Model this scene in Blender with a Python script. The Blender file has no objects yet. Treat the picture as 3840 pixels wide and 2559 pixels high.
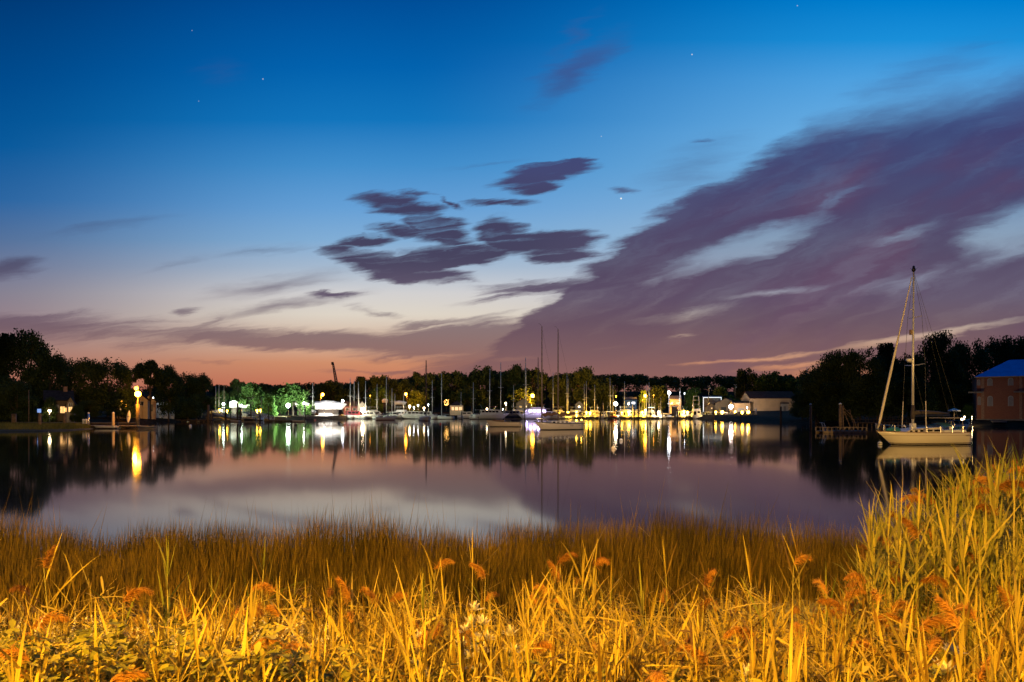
import bpy, bmesh, math, random
import numpy as np
from mathutils import Vector, Matrix

random.seed(7)
RNG = np.random.default_rng(7)
SC = bpy.context.scene
COL = SC.collection
H = 3.2                 # eye height above the water
F = 2560.0              # focal length in photograph pixels (24 mm on 36 mm)
CX, HY = 1920.0, 1545.0  # principal column, horizon row

def at(px, py, d):
    """world point seen at photograph pixel px, py at depth d"""
    return Vector(((px - CX) / F * d, d, H - (py - HY) / F * d))

def s2l(c):
    return tuple(((v / 255) / 12.92 if v <= 10 else (((v / 255) + 0.055) / 1.055) ** 2.4) for v in c)

# ------------------------------------------------------------------ camera
cam_d = bpy.data.cameras.new('camera')
cam_d.lens = 24
cam_d.sensor_width = 36
cam_d.shift_y = (HY - 1279.5) / 3840
cam_d.clip_start = 0.05
cam_d.clip_end = 9000
cam = bpy.data.objects.new('camera', cam_d)
cam.location = (0, 0, H)
cam.rotation_euler = (math.pi / 2, 0, 0)
COL.objects.link(cam)
SC.camera = cam
SC.view_settings.view_transform = 'Standard'
SC.view_settings.look = 'None'
SC.view_settings.gamma = 1
SC.view_settings.exposure = 0
SC.cycles.use_denoising = True
SC.cycles.max_bounces = 6
SC.cycles.diffuse_bounces = 2
SC.cycles.glossy_bounces = 3
SC.cycles.transparent_max_bounces = 6
SC.cycles.sample_clamp_indirect = 12
SC.cycles.caustics_reflective = False
SC.cycles.caustics_refractive = False
SC.cycles.use_light_tree = True

# ------------------------------------------------------------------ node maths
class S:
    """a float socket with arithmetic"""
    def __init__(self, nt, sock): self.nt, self.s = nt, sock
    def _m(self, op, *a, clamp=False):
        n = self.nt.nodes.new('ShaderNodeMath'); n.operation = op; n.use_clamp = clamp
        for i, v in enumerate((self,) + a):
            if isinstance(v, S): self.nt.links.new(v.s, n.inputs[i])
            else: n.inputs[i].default_value = v
        return S(self.nt, n.outputs[0])
    def __add__(self, o): return self._m('ADD', o)
    def __sub__(self, o): return self._m('SUBTRACT', o)
    def __mul__(self, o): return self._m('MULTIPLY', o)
    def __truediv__(self, o): return self._m('DIVIDE', o)
    __radd__ = __add__
    __rmul__ = __mul__
    def __rsub__(self, o):
        n = self.nt.nodes.new('ShaderNodeMath'); n.operation = 'SUBTRACT'
        n.inputs[0].default_value = o; self.nt.links.new(self.s, n.inputs[1])
        return S(self.nt, n.outputs[0])
    def max(self, o): return self._m('MAXIMUM', o)
    def min(self, o): return self._m('MINIMUM', o)
    def clamp(self): return self._m('ADD', 0.0, clamp=True)
    def abs(self): return self._m('ABSOLUTE')
    def smooth(self, lo, hi):
        n = self.nt.nodes.new('ShaderNodeMapRange'); n.interpolation_type = 'SMOOTHSTEP'
        for i, v in enumerate((self, lo, hi)):
            if isinstance(v, S): self.nt.links.new(v.s, n.inputs[i])
            else: n.inputs[i].default_value = v
        return S(self.nt, n.outputs[0])

def ramp(nt, fac, stops, interp='LINEAR'):
    n = nt.nodes.new('ShaderNodeValToRGB')
    n.color_ramp.interpolation = interp
    e = n.color_ramp.elements
    while len(e) < len(stops): e.new(0.5)
    for el, (p, c) in zip(e, stops):
        el.position = p
        el.color = (*c[:3], 1)
    nt.links.new(fac.s if isinstance(fac, S) else fac, n.inputs[0])
    return n.outputs[0]

def mixc(nt, fac, a, b, mode='MIX'):
    n = nt.nodes.new('ShaderNodeMix'); n.data_type = 'RGBA'; n.blend_type = mode
    for i, v in ((0, fac), (6, a), (7, b)):
        if isinstance(v, S): nt.links.new(v.s, n.inputs[i])
        elif isinstance(v, (tuple, list)): n.inputs[i].default_value = (*v[:3], 1)
        elif isinstance(v, (int, float)): n.inputs[i].default_value = v
        else: nt.links.new(v, n.inputs[i])
    return n.outputs[2]
# ------------------------------------------------------------------ sky
def build_world():
    w = bpy.data.worlds.new('World'); SC.world = w; w.use_nodes = True
    w.cycles.sampling_method = 'MANUAL'; w.cycles.sample_map_resolution = 256
    nt = w.node_tree; nt.nodes.clear()
    out = nt.nodes.new('ShaderNodeOutputWorld'); bg = nt.nodes.new('ShaderNodeBackground')
    nt.links.new(bg.outputs[0], out.inputs[0])
    tc = nt.nodes.new('ShaderNodeTexCoord'); sp = nt.nodes.new('ShaderNodeSeparateXYZ')
    nt.links.new(tc.outputs['Generated'], sp.inputs[0])
    dx, dy, dz = (S(nt, sp.outputs[i]) for i in range(3))
    yy = dy.max(0.1)
    X = (dx / yy * 2.56 + 1.92).max(-2.0).min(6.0)
    Y = (1.545 - dz / yy * 2.56).max(-4.0).min(1.62)
    cb = nt.nodes.new('ShaderNodeCombineXYZ')
    nt.links.new(X.s, cb.inputs[0]); nt.links.new(Y.s, cb.inputs[1])
    P = cb.outputs[0]

    def mapping(vec, loc, ang, sc, kind='TEXTURE'):
        m = nt.nodes.new('ShaderNodeMapping'); m.vector_type = kind
        m.inputs[1].default_value = (*loc, 0); m.inputs[2].default_value = (0, 0, math.radians(ang)); m.inputs[3].default_value = (*sc, 1)
        nt.links.new(vec, m.inputs[0]); return m.outputs[0]
    def noise(vec, scale, detail=4, rough=0.55, dist=0.0, color=False):
        n = nt.nodes.new('ShaderNodeTexNoise'); n.noise_dimensions = '2D'
        n.inputs['Scale'].default_value = scale; n.inputs['Detail'].default_value = detail
        n.inputs['Roughness'].default_value = rough; n.inputs['Distortion'].default_value = dist
        nt.links.new(vec, n.inputs['Vector'])
        return n.outputs['Color'] if color else S(nt, n.outputs['Fac'])

    # domain warp: the clouds' ragged edges, drawn out along the wind
    wc = noise(mapping(P, (0, 0), -8, (0.30, 0.06)), 1.0, 5, 0.60, 0.0, True)
    wv = nt.nodes.new('ShaderNodeVectorMath'); wv.operation = 'MULTIPLY_ADD'
    nt.links.new(wc, wv.inputs[0]); wv.inputs[1].default_value = (0.20, 0.055, 0); wv.inputs[2].default_value = (-0.10, -0.0275, 0)
    wa = nt.nodes.new('ShaderNodeVectorMath'); wa.operation = 'ADD'
    nt.links.new(P, wa.inputs[0]); nt.links.new(wv.outputs[0], wa.inputs[1])
    PW = wa.outputs[0]
    sw = nt.nodes.new('ShaderNodeSeparateXYZ'); nt.links.new(PW, sw.inputs[0])
    XW, YW = S(nt, sw.outputs[0]), S(nt, sw.outputs[1])

    def ell(cx, cy, rx, ry, ang=0, vec=None):
        m = mapping(vec or PW, (cx, cy), ang, (rx, ry))
        l = nt.nodes.new('ShaderNodeVectorMath'); l.operation = 'LENGTH'
        nt.links.new(m, l.inputs[0])
        return (1.0 - S(nt, l.outputs['Value'])).max(0.0)

    # clear-sky colours, three columns
    st = lambda rows: [(y / 1.6, s2l(c)) for y, c in rows]
    s = (Y / 1.6).clamp()
    left = ramp(nt, s, st([(0, (0, 58, 118)), (.3, (0, 74, 140)), (.55, (6, 88, 154)), (.75, (42, 100, 160)), (.9, (84, 112, 154)), (1.0, (110, 120, 150)),
                           (1.1, (132, 126, 142)), (1.2, (148, 126, 134)), (1.32, (164, 122, 114)), (1.42, (178, 114, 94)), (1.5, (162, 98, 78))]))
    mid = ramp(nt, s, st([(0, (0, 78, 152)), (.25, (2, 98, 174)), (.45, (18, 117, 189)), (.62, (66, 142, 204)), (.78, (102, 160, 214)), (.9, (130, 174, 214)), (1.0, (166, 186, 208)),
                          (1.1, (210, 208, 208)), (1.18, (222, 212, 198)), (1.26, (214, 186, 164)), (1.36, (208, 142, 106)), (1.46, (192, 108, 84))]))
    right = ramp(nt, s, st([(0, (0, 126, 206)), (.15, (26, 143, 217)), (.3, (80, 163, 226)), (.5, (110, 178, 230)), (.7, (126, 180, 222)), (.9, (160, 188, 212)), (1.08, (176, 186, 206)),
                            (1.2, (196, 180, 168)), (1.3, (206, 164, 136)), (1.4, (214, 142, 102)), (1.5, (190, 115, 85))]))
    wl = 1.0 - X.smooth(-0.15, 1.35)
    wr = X.smooth(1.5, 3.5)
    clear = mixc(nt, wr, mixc(nt, wl, mid, left), right)

    # cloud colour: blue violet aloft, mauve, rose brown by the horizon
    crow = [(.0, (60, 90, 150)), (.25, (62, 80, 136)), (.5, (60, 66, 114)), (.75, (72, 66, 104)), (.95, (82, 70, 99)), (1.12, (94, 79, 102)),
            (1.22, (106, 83, 97)), (1.32, (124, 92, 96)), (1.42, (142, 98, 93)), (1.5, (152, 99, 84))]
    n_big = noise(mapping(P, (0, 0), -27, (0.75, 0.28)), 1.0, 3, 0.5)
    cloud = ramp(nt, s, st(crow))
    rose = (n_big.smooth(0.42, 0.7) * X.smooth(2.2, 3.2) * Y.smooth(.35, .7)) * 0.45
    cloud = mixc(nt, rose, cloud, s2l((108, 78, 104)))
    cloud = mixc(nt, (Y.smooth(.62, .8) * (1.0 - Y.smooth(.95, 1.12))) * (1.0 - X.smooth(1.9, 2.5)) * 0.85, cloud, s2l((60, 51, 80)))

    # --- great band of cloud fanning to the upper right
    fc = nt.nodes.new('ShaderNodeFloatCurve'); cu = fc.mapping.curves[0]
    pts = [(0.0, 1.60), (1.70, 1.36), (1.86, 1.27), (1.95, 1.17), (2.2, .99), (2.45, .80), (2.77, .60), (3.1, .42), (3.43, .32), (3.84, .23), (4.6, .05), (6.0, -.2)]
    fc.mapping.clip_min_y, fc.mapping.clip_max_y = -1, 2; fc.mapping.use_clip = False
    for i, (a, b) in enumerate(pts):
        if i < 2: cu.points[i].location = (a / 6, b)
        else: cu.points.new(a / 6, b)
    for p in cu.points: p.handle_type = 'AUTO'
    fc.mapping.update()
    nt.links.new((XW / 6.0).s, fc.inputs['Value'])
    Ye = S(nt, fc.outputs[0])
    n_st = noise(mapping(PW, (0, 0), -24, (0.55, 0.09)), 1.0, 5, 0.6)     # streaks along the band
    n_fl = noise(mapping(PW, (3, 1), -7, (0.55, 0.034)), 1.0, 5, 0.58)        # flat streaks
    e = YW - Ye + (n_st - 0.5) * 0.10
    soft = X.smooth(2.5, 3.6) * 0.15 + 0.055
    band = (e / soft).smooth(-0.15, 1.0)
    # rifts of lighter sky inside the band
    rift = ell(2.78, .93, .46, .075, -19) * 1.7
    rift = rift.max(ell(2.62, .985, .24, .04, -17) * 1.2).max(ell(3.14, .745, .26, .05, -24) * 0.5)
    rift = rift.max(ell(3.82, .86, .36, .15, -20) * 1.6).max(ell(3.45, 1.04, .4, .07, -14) * 0.7).max(ell(3.36, .88, .25, .035, -14) * 0.8)
    rift = rift.max(ell(2.9, 1.10, .28, .025, -8) * 1.0).max(ell(2.58, 1.18, .3, .028, -10) * 0.9).max(ell(2.43, 1.06, .14, .03, -14) * 0.7)
    rift = (rift + (n_st - 0.5) * 0.8) * rift.smooth(0.0, 0.35)
    thin = (n_st.smooth(0.40, 0.85) * 0.12 + (1.0 - n_big.smooth(0.3, 0.62)) * 0.06) * (1.0 - Y.smooth(1.1, 1.35) * 0.7)
    band = band * (1.0 - (rift.smooth(0.15, 1.4) * 0.62)) * (1.0 - thin)
    # orange and cream slits low on the right
    slit = ell(3.45, 1.262, .62, .026, -9.5) * 1.5
    slit = slit.max(ell(2.85, 1.345, .42, .016, -5) * 1.3).max(ell(2.62, 1.362, .22, .012, -3) * 1.0).max(ell(3.12, 1.40, .4, .05, -3) * 1.2).max(ell(2.55, 1.265, .12, .010, -6) * 0.7)
    slit = slit.max(ell(3.0, 1.37, .3, .016, -6) * 1.3).max(ell(1.93, 1.345, .16, .012, -4)).max(ell(2.28, 1.30, .16, .010, -5) * .6)
    slit = ((slit + (n_fl - 0.5) * 0.55) * slit.smooth(0.0, 0.2)).smooth(0.12, 1.3) * 0.85
    band = band * (1.0 - slit)

    # --- low mauve bank running off to the left
    lo = ell(.2, 1.23, 1.25, .085, 3) * 1.2
    lo = lo.max(ell(1.15, 1.275, .90, .062, 2) * 1.9).max(ell(1.72, 1.275, .58, .085, -4) * 2.3).max(ell(2.0, 1.33, .60, .10, -6) * 2.3).max(ell(1.86, 1.36, .42, .05, -3) * 1.8)
    lo = lo.max(ell(1.45, 1.395, .36, .014, 1) * 1.2).max(ell(.82, 1.355, .2, .009, 0) * .6).max(ell(1.55, 1.23, .5, .028, -10) * 1.2).max(ell(1.42, 1.17, .3, .02, 10) * .6)
    lo = lo.max(ell(1.95, 1.40, .4, .03, -3) * 1.0)
    lo = lo.min(1.3) + (n_fl - 0.5) * 1.7 * lo.smooth(0.0, 0.3)
    lo = lo.smooth(0.05, 1.2) * 0.80

    # --- separate dark clouds in the middle
    mdl = ell(1.52, .775, .24, .055, 10) * 2.0
    mdl = mdl.max(ell(1.62, .835, .20, .085, 24) * 2.4).max(ell(1.53, .865, .19, .04, 4) * 1.9).max(ell(1.37, .90, .14, .032, -4) * 1.8).max(ell(1.26, .935, .11, .026, -8) * 1.5).max(ell(1.66, .90, .16, .04, 8) * 1.7)
    mdl = mdl.max(ell(1.66, .965, .36, .055, -6) * 2.9).max(ell(1.50, 1.0, .32, .06, 9) * 2.8).max(ell(1.54, 1.035, .19, .035, 2) * 2.0)
    mdl = mdl.max(ell(1.88, .885, .14, .085, 15) * 2.2).max(ell(2.06, .905, .26, .06, -2) * 2.3).max(ell(2.10, .955, .21, .06, 2) * 2.0).max(ell(1.95, .925, .17, .05, 0) * 1.8)
    mdl = mdl.max(ell(2.03, .655, .23, .045, -9) * 2.3).max(ell(1.99, .695, .15, .05, 0) * 2.1).max(ell(2.165, .62, .08, .03, -15) * 1.6).max(ell(1.87, .765, .17, .02, 0) * 1.5)
    mdl = mdl.max(ell(1.69, .765, .10, .018, 28) * 1.0).max(ell(1.56, .73, .11, .018, 0) * .8).max(ell(1.24, 1.098, .15, .018, 0) * 1.2).max(ell(2.04, 1.075, .36, .04, -4) * 1.7).max(ell(1.9, 1.115, .28, .025, -8) * 1.0)
    mdl = ((mdl.min(1.25) + (n_fl - 0.5) * 2.3 * mdl.smooth(0.0, 0.4))).smooth(0.05, 1.25) * 0.95

    # --- thin veils
    veil = ell(1.03, 1.07, .36, .055, -8) * .8
    veil = veil.max(ell(1.05, 1.15, .42, .035, -10) * .9).max(ell(.69, 1.165, .08, .016, -4) * 1.2).max(ell(.8, 1.2, .14, .02, -18) * .8).max(ell(.03, 1.01, .18, .05, -10) * 1.3)
    veil = veil.max(ell(.40, .85, .36, .03, -9) * .45).max(ell(.98, .94, .32, .02, -6) * .45).max(ell(.65, 1.0, .25, .02, -14) * .3).max(ell(2.16, .26, .30, .085, -34) * 1.0).max(ell(2.15, .135, .2, .05, -45) * .5)
    veil = veil.max(ell(2.31, .715, .07, .016, 0) * 1.1).max(ell(2.64, .53, .10, .014, 0) * .8).max(ell(.83, .27, .16, .07, 0) * .35)
    veil = veil.max(ell(1.82, .615, .3, .014, -6) * .45).max(ell(2.6, .62, .3, .12, -25) * .5).max(ell(3.45, .28, .5, .1, -22) * .5)
    veil = (veil + (n_fl - 0.5) * 0.5 * veil.smooth(0.0, 0.2)).smooth(0.0, 1.0) * 0.70

    d = 1.0 - (1.0 - band) * (1.0 - lo) * (1.0 - mdl) * (1.0 - veil)
    sky = mixc(nt, d, clear, cloud)
    # a few stars
    star = None
    for cx, cy, r, a in ((2.329, .745, .0042, 1.0), (2.595, .205, .0036, .55), (.986, .297, .0036, .4), (2.99, .022, .003, .4), (2.255, .512, .003, .3), (.72, .115, .0026, .3), (.745, .38, .003, .2)):
        q = ell(cx, cy, r, r, 0, P).smooth(0, .6) * a
        star = q if star is None else star.max(q)
    sky = mixc(nt, star, sky, (1.0, .98, .92))
    # the eastern half of the dusk sky, behind the camera, is dark
    sky = mixc(nt, dy.smooth(-0.25, 0.35), s2l((14, 34, 66)), sky)
    nt.links.new(sky, bg.inputs[0])
    bg.inputs[1].default_value = 1.0
build_world()
# ------------------------------------------------------------------ materials
MATS = {}
def mat(name, col, rough=0.6, metal=0.0, noise=0.0, nscale=4.0, spec=0.5, emit=None, strength=0.0, trans=0.0, coords='Object', bump=0.0):
    """principled material with a little procedural mottling; col is linear"""
    if name in MATS: return MATS[name]
    m = bpy.data.materials.new(name); m.use_nodes = True
    nt = m.node_tree; b = nt.nodes['Principled BSDF']
    b.inputs['Roughness'].default_value = rough; b.inputs['Metallic'].default_value = metal
    b.inputs['Specular IOR Level'].default_value = spec
    b.inputs['Base Color'].default_value = (*col, 1)
    if noise:
        tc = nt.nodes.new('ShaderNodeTexCoord'); n = nt.nodes.new('ShaderNodeTexNoise')
        n.inputs['Scale'].default_value = nscale; n.inputs['Detail'].default_value = 4
        nt.links.new(tc.outputs[coords], n.inputs['Vector'])
        lo = tuple(max(0, c * (1 - noise)) for c in col); hi = tuple(min(1, c * (1 + noise)) for c in col)
        nt.links.new(ramp(nt, n.outputs['Fac'], [(.3, lo), (.7, hi)]), b.inputs['Base Color'])
        if bump:
            bp = nt.nodes.new('ShaderNodeBump'); bp.inputs['Strength'].default_value = bump
            nt.links.new(n.outputs['Fac'], bp.inputs['Height']); nt.links.new(bp.outputs[0], b.inputs['Normal'])
    if emit:
        b.inputs['Emission Color'].default_value = (*emit, 1); b.inputs['Emission Strength'].default_value = strength
    if trans:
        out = nt.nodes['Material Output']; t = nt.nodes.new('ShaderNodeBsdfTranslucent'); mx = nt.nodes.new('ShaderNodeMixShader')
        mx.inputs[0].default_value = trans
        src = b.inputs['Base Color'].links[0].from_socket if b.inputs['Base Color'].links else None
        if src: nt.links.new(src, t.inputs[0])
        else: t.inputs[0].default_value = (*col, 1)
        nt.links.new(b.outputs[0], mx.inputs[1]); nt.links.new(t.outputs[0], mx.inputs[2]); nt.links.new(mx.outputs[0], out.inputs[0])
    MATS[name] = m
    return m

def foliage_mat(name, c1, c2, c3, trans=0.25, scale=0.35, rough=0.55, rnd=0.35, lo=.1):
    """leaf colour varied clump by clump and plant by plant"""
    m = bpy.data.materials.new(name); m.use_nodes = True; nt = m.node_tree
    b = nt.nodes['Principled BSDF']; b.inputs['Roughness'].default_value = rough; b.inputs['Specular IOR Level'].default_value = 0.08
    g = nt.nodes.new('ShaderNodeNewGeometry'); n = nt.nodes.new('ShaderNodeTexNoise'); n.inputs['Scale'].default_value = scale; n.inputs['Detail'].default_value = 3
    nt.links.new(g.outputs['Position'], n.inputs['Vector'])
    oi = nt.nodes.new('ShaderNodeObjectInfo')
    f = (S(nt, n.outputs['Fac']) - 0.5) * 1.6 + 0.5 + (S(nt, oi.outputs['Random']) - 0.5) * rnd + (S(nt, g.outputs['Random Per Island']) - 0.5) * 0.55
    c = ramp(nt, f.clamp(), [(lo, c1), (.5, c2), (.9, c3)])
    nt.links.new(c, b.inputs['Base Color'])
    t = nt.nodes.new('ShaderNodeBsdfTranslucent'); nt.links.new(c, t.inputs[0])
    mx = nt.nodes.new('ShaderNodeMixShader'); mx.inputs[0].default_value = trans
    nt.links.new(b.outputs[0], mx.inputs[1]); nt.links.new(t.outputs[0], mx.inputs[2])
    nt.links.new(mx.outputs[0], nt.nodes['Material Output'].inputs[0])
    MATS[name] = m
    return m

# ------------------------------------------------------------------ mesh building
class MB:
    """collects shapes into one mesh"""
    def __init__(self): self.v, self.f = [], []
    def add(self, vs, fs):
        k = len(self.v); self.v += [tuple(p) for p in vs]; self.f += [tuple(i + k for i in f) for f in fs]; return self
    def box(self, x0, x1, y0, y1, z0, z1, taper=0.0, slope=0.0):
        tx = (x1 - x0) * taper / 2; ty = (y1 - y0) * taper / 2
        vs = [(x0, y0, z0), (x1, y0, z0), (x1, y1, z0), (x0, y1, z0), (x0 + tx + slope, y0 + ty, z1), (x1 - tx + slope * .3, y0 + ty, z1), (x1 - tx + slope * .3, y1 - ty, z1), (x0 + tx + slope, y1 - ty, z1)]
        return self.add(vs, [(3, 2, 1, 0), (4, 5, 6, 7), (0, 1, 5, 4), (1, 2, 6, 5), (2, 3, 7, 6), (3, 0, 4, 7)])
    def tube(self, pts, r, n=6, cap=True):
        pts = [Vector(p) for p in pts]; m = len(pts)
        rs = r if isinstance(r, (list, tuple)) else [r] * m
        vs = []
        for i, p in enumerate(pts):
            d = (pts[min(i + 1, m - 1)] - pts[max(i - 1, 0)]).normalized()
            a = d.cross(Vector((0, 0, 1)) if abs(d.z) < .9 else Vector((1, 0, 0))).normalized(); b = d.cross(a)
            for k in range(n):
                t = 2 * math.pi * k / n
                vs.append(p + (a * math.cos(t) + b * math.sin(t)) * rs[i])
        fs = [(i * n + k, i * n + (k + 1) % n, (i + 1) * n + (k + 1) % n, (i + 1) * n + k) for i in range(m - 1) for k in range(n)]
        if cap: fs += [tuple(range(n))[::-1], tuple((m - 1) * n + k for k in range(n))]
        return self.add(vs, fs)
    def lathe(self, prof, c=(0, 0, 0), n=10):
        vs, fs = [], []
        for r, z in prof:
            for k in range(n):
                t = 2 * math.pi * k / n; vs.append((c[0] + r * math.cos(t), c[1] + r * math.sin(t), c[2] + z))
        m = len(prof)
        fs = [(i * n + k, i * n + (k + 1) % n, (i + 1) * n + (k + 1) % n, (i + 1) * n + k) for i in range(m - 1) for k in range(n)]
        fs += [tuple(range(n))[::-1], tuple((m - 1) * n + k for k in range(n))]
        return self.add(vs, fs)
    def ball(self, c, r, n=10, m=6, sz=1.0):
        return self.lathe([(max(.001, r * math.sin(math.pi * i / m)), -r * sz * math.cos(math.pi * i / m)) for i in range(m + 1)], c, n)
    def prism(self, poly, y0, y1):
        """polygon in x, z drawn from y0 to y1"""
        n = len(poly)
        vs = [(x, y0, z) for x, z in poly] + [(x, y1, z) for x, z in poly]
        return self.add(vs, [tuple(range(n)), tuple(range(2 * n - 1, n - 1, -1))] + [(i, n + i, n + (i + 1) % n, (i + 1) % n) for i in range(n)])
    def build(self, name, m, parent=None, smooth=False):
        me = bpy.data.meshes.new(name); me.from_pydata(self.v, [], self.f); me.validate()
        bm = bmesh.new(); bm.from_mesh(me); bmesh.ops.recalc_face_normals(bm, faces=bm.faces); bm.to_mesh(me); bm.free()
        if smooth:
            for p in me.polygons: p.use_smooth = True
        me.materials.append(m)
        return link(name, me, parent)

def link(name, me, parent=None):
    o = bpy.data.objects.new(name, me); COL.objects.link(o)
    if parent: o.parent = parent
    return o

def np_mesh(name, verts, quads, m, smooth=False):
    """mesh straight from numpy arrays of vertices and faces (all of one corner count)"""
    me = bpy.data.meshes.new(name); q = np.asarray(quads, dtype=np.int32); k = q.shape[1]
    me.vertices.add(len(verts)); me.vertices.foreach_set('co', np.asarray(verts, dtype=np.float32).ravel())
    me.loops.add(q.size); me.loops.foreach_set('vertex_index', q.ravel())
    me.polygons.add(len(q)); me.polygons.foreach_set('loop_start', np.arange(0, q.size, k, dtype=np.int32))
    me.update(calc_edges=True)
    if smooth: me.polygons.foreach_set('use_smooth', np.ones(len(q), dtype=bool))
    me.materials.append(m)
    return me

def tag(o, label=None, cat=None, group=None, kind=None):
    if label: o['label'] = label
    if cat: o['category'] = cat
    if group: o['group'] = group
    if kind: o['kind'] = kind
    return o

def thing(name, label, cat, loc=(0, 0, 0), rz=0.0, group=None):
    o = bpy.data.objects.new(name, None); COL.objects.link(o)
    o.empty_display_size = .2
    o.location = loc; o.rotation_euler = (0, 0, rz)
    return tag(o, label, cat, group)

def dup(root, loc, rz=0.0, scale=None, label=None, group=None):
    def cp(o, parent):
        c = o.copy(); COL.objects.link(c); c.parent = parent
        for ch in o.children: cp(ch, c)
        return c
    r = cp(root, None); r.location = loc; r.rotation_euler = (0, 0, rz)
    if scale: r.scale = scale
    if label: r['label'] = label
    if group: r['group'] = group
    return r

WHITE = mat('white_gelcoat', (.72, .70, .66), .35, noise=.06, nscale=1.5)
CREAM = mat('cream_paint', (.58, .47, .31), .7, spec=.2, noise=.08, nscale=1.2)
GREYP = mat('grey_paint', (.32, .33, .34), .5, noise=.1)
DARK = mat('dark_paint', (.02, .022, .028), .4, noise=.2)
NAVY = mat('navy_paint', (.015, .022, .05), .3, noise=.1)
GLASSD = mat('dark_window', (.008, .009, .011), .08)
ALU = mat('mast_alloy', (.62, .60, .56), .38, .35, noise=.06, nscale=.8)
STEEL = mat('stainless_rail', (.6, .6, .6), .25, .9, noise=.05)
WIRE = mat('rigging_wire', (.045, .042, .04), .6, .1, noise=.1)
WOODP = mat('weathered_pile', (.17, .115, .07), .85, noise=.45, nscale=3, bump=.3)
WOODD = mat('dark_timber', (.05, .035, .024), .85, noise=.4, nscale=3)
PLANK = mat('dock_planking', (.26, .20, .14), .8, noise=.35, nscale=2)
CANVAS = mat('sail_cover_canvas', (.05, .04, .04), .8, noise=.25, nscale=3)
CANVB = mat('blue_canvas', (.02, .10, .16), .8, noise=.2, nscale=3)
TARP = mat('white_tarp', (.75, .75, .72), .55, noise=.08, nscale=1.5)
REDP = mat('red_paint', (.42, .05, .03), .45, noise=.15)
MAROON = mat('maroon_canvas', (.20, .02, .03), .7, noise=.2)
ROOFD = mat('dark_shingle_roof', (.035, .03, .028), .95, spec=.1, noise=.4, nscale=2)
ROOFB = mat('brown_metal_roof', (.12, .065, .045), .95, spec=.05, noise=.2, nscale=.6)
SIDING = mat('white_siding', (.62, .62, .60), .6, noise=.06, nscale=1)
BEIGE = mat('beige_siding', (.56, .41, .25), .85, spec=.1, noise=.1, nscale=.4)
CONC = mat('concrete', (.28, .25, .22), .85, noise=.25, nscale=1.5)
def glow(name, col, k): return mat(name, (.8, .8, .8), .5, emit=col, strength=k)
SOD = (1.0, .37, .022)
WARMW = (1.0, .74, .40)
YEL = (1.0, .55, .04)
COOL = (.86, .95, 1.0)
G_SOD = glow('sodium_bulb', SOD, 50)
G_YEL = glow('dock_lamp_bulb', YEL, 34)
G_WARM = glow('warm_bulb', WARMW, 22)
G_COOL = glow('cool_white_bulb', COOL, 40)
G_FLOOD = glow('flood_lens', (.80, 1.0, .80), 60)
G_WIN = glow('lit_window_warm', (1.0, .5, .15), 1.5)
G_WINW = glow('lit_window_white', (.95, .95, 1.0), 3.5)
G_PURP = glow('violet_cabin_light', (.62, .50, 1.0), 7)
G_BLUE = glow('blue_screen', (.10, .34, .85), .9)
G_GREEN = glow('green_lit_canopy_glow', (.55, 1.0, .70), 5)  # canopy cloth lit green, its light put in as emission

# ------------------------------------------------------------------ ground and water
SHORE = [(-6000, 70), (-2600, 105), (-600, 150), (0, 152), (400, 162), (640, 207), (760, 220), (860, 250), (1100, 256), (1220, 300), (1340, 318), (2100, 326), (2560, 318),
         (2640, 285), (2720, 240), (2800, 207), (3050, 175), (3300, 158), (3500, 152), (3840, 148), (4600, 130), (6500, 60), (9000, 20)]
def shore_at(px):
    for (a, b), (c, d) in zip(SHORE, SHORE[1:]):
        if px <= c: return b + (d - b) * max(0, (px - a) / (c - a))
    return SHORE[-1][1]
def sstep(a, b, x):
    t = min(1, max(0, (x - a) / (b - a))); return t * t * (3 - 2 * t)
def near_z(x, y):
    """the bank in the foreground"""
    for (a, b), (c, d) in zip(NEAR, NEAR[1:]):
        if y <= c:
            z = b + (d - b) * max(0, (y - a) / (c - a)); break
    else: z = NEAR[-1][1]
    z += .10 * math.sin(x * .7 + y * .4) * sstep(12, 6, y)
    if x > 2: z += .35 * sstep(2.5, 6, x) * sstep(11, 7, y)
    return z
NEAR = [(-60, 1.7), (-1, 1.6), (0.8, 1.2), (2, .8), (4, .45), (6, .30), (9, .18), (12, .12), (14.2, .05), (15.5, -.25), (18, -.8), (30, -1.5)]
def land_z(x, y):
    if y < 40: return near_z(x, y)
    px = CX + F * x / y
    d = y - shore_at(px)
    if d < -6: return -1.5
    if d < 5: return -1.5 + 2.5 * sstep(-6, 5, d)
    return 1.0 + min(d, 110) * .026 + 14 * sstep(432, 480, y) + .12 * math.sin(x * .21) * math.cos(y * .17)

def build_land():
    xs = sorted(set([-3000, -2000, -1200, -800] + list(range(-560, 561, 7)) + [800, 1200, 2000, 3000] + list(range(-24, 25, 1))))
    ys = sorted(set([-60, -30, -15, -8, -4, -2, -1, 0, 1, 2, 3, 4, 5, 6, 7, 8, 9, 10, 11, 12, 13, 14, 15, 16, 17, 19, 22, 26, 30, 40] + list(range(50, 362, 4)) + list(range(370, 600, 20)) + [700, 900, 1300, 2000, 3500]))
    vs = [(x, y, land_z(x, y)) for y in ys for x in xs]; n = len(xs)
    fs = [(j * n + i, j * n + i + 1, (j + 1) * n + i + 1, (j + 1) * n + i) for j in range(len(ys) - 1) for i in range(n - 1)]
    m = mat('ground_soil', (.045, .034, .02), .95, spec=.03, noise=.5, nscale=.8)
    me = np_mesh('ground', vs, fs, m, True)
    tag(link('ground', me), kind='structure')
build_land()

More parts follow.
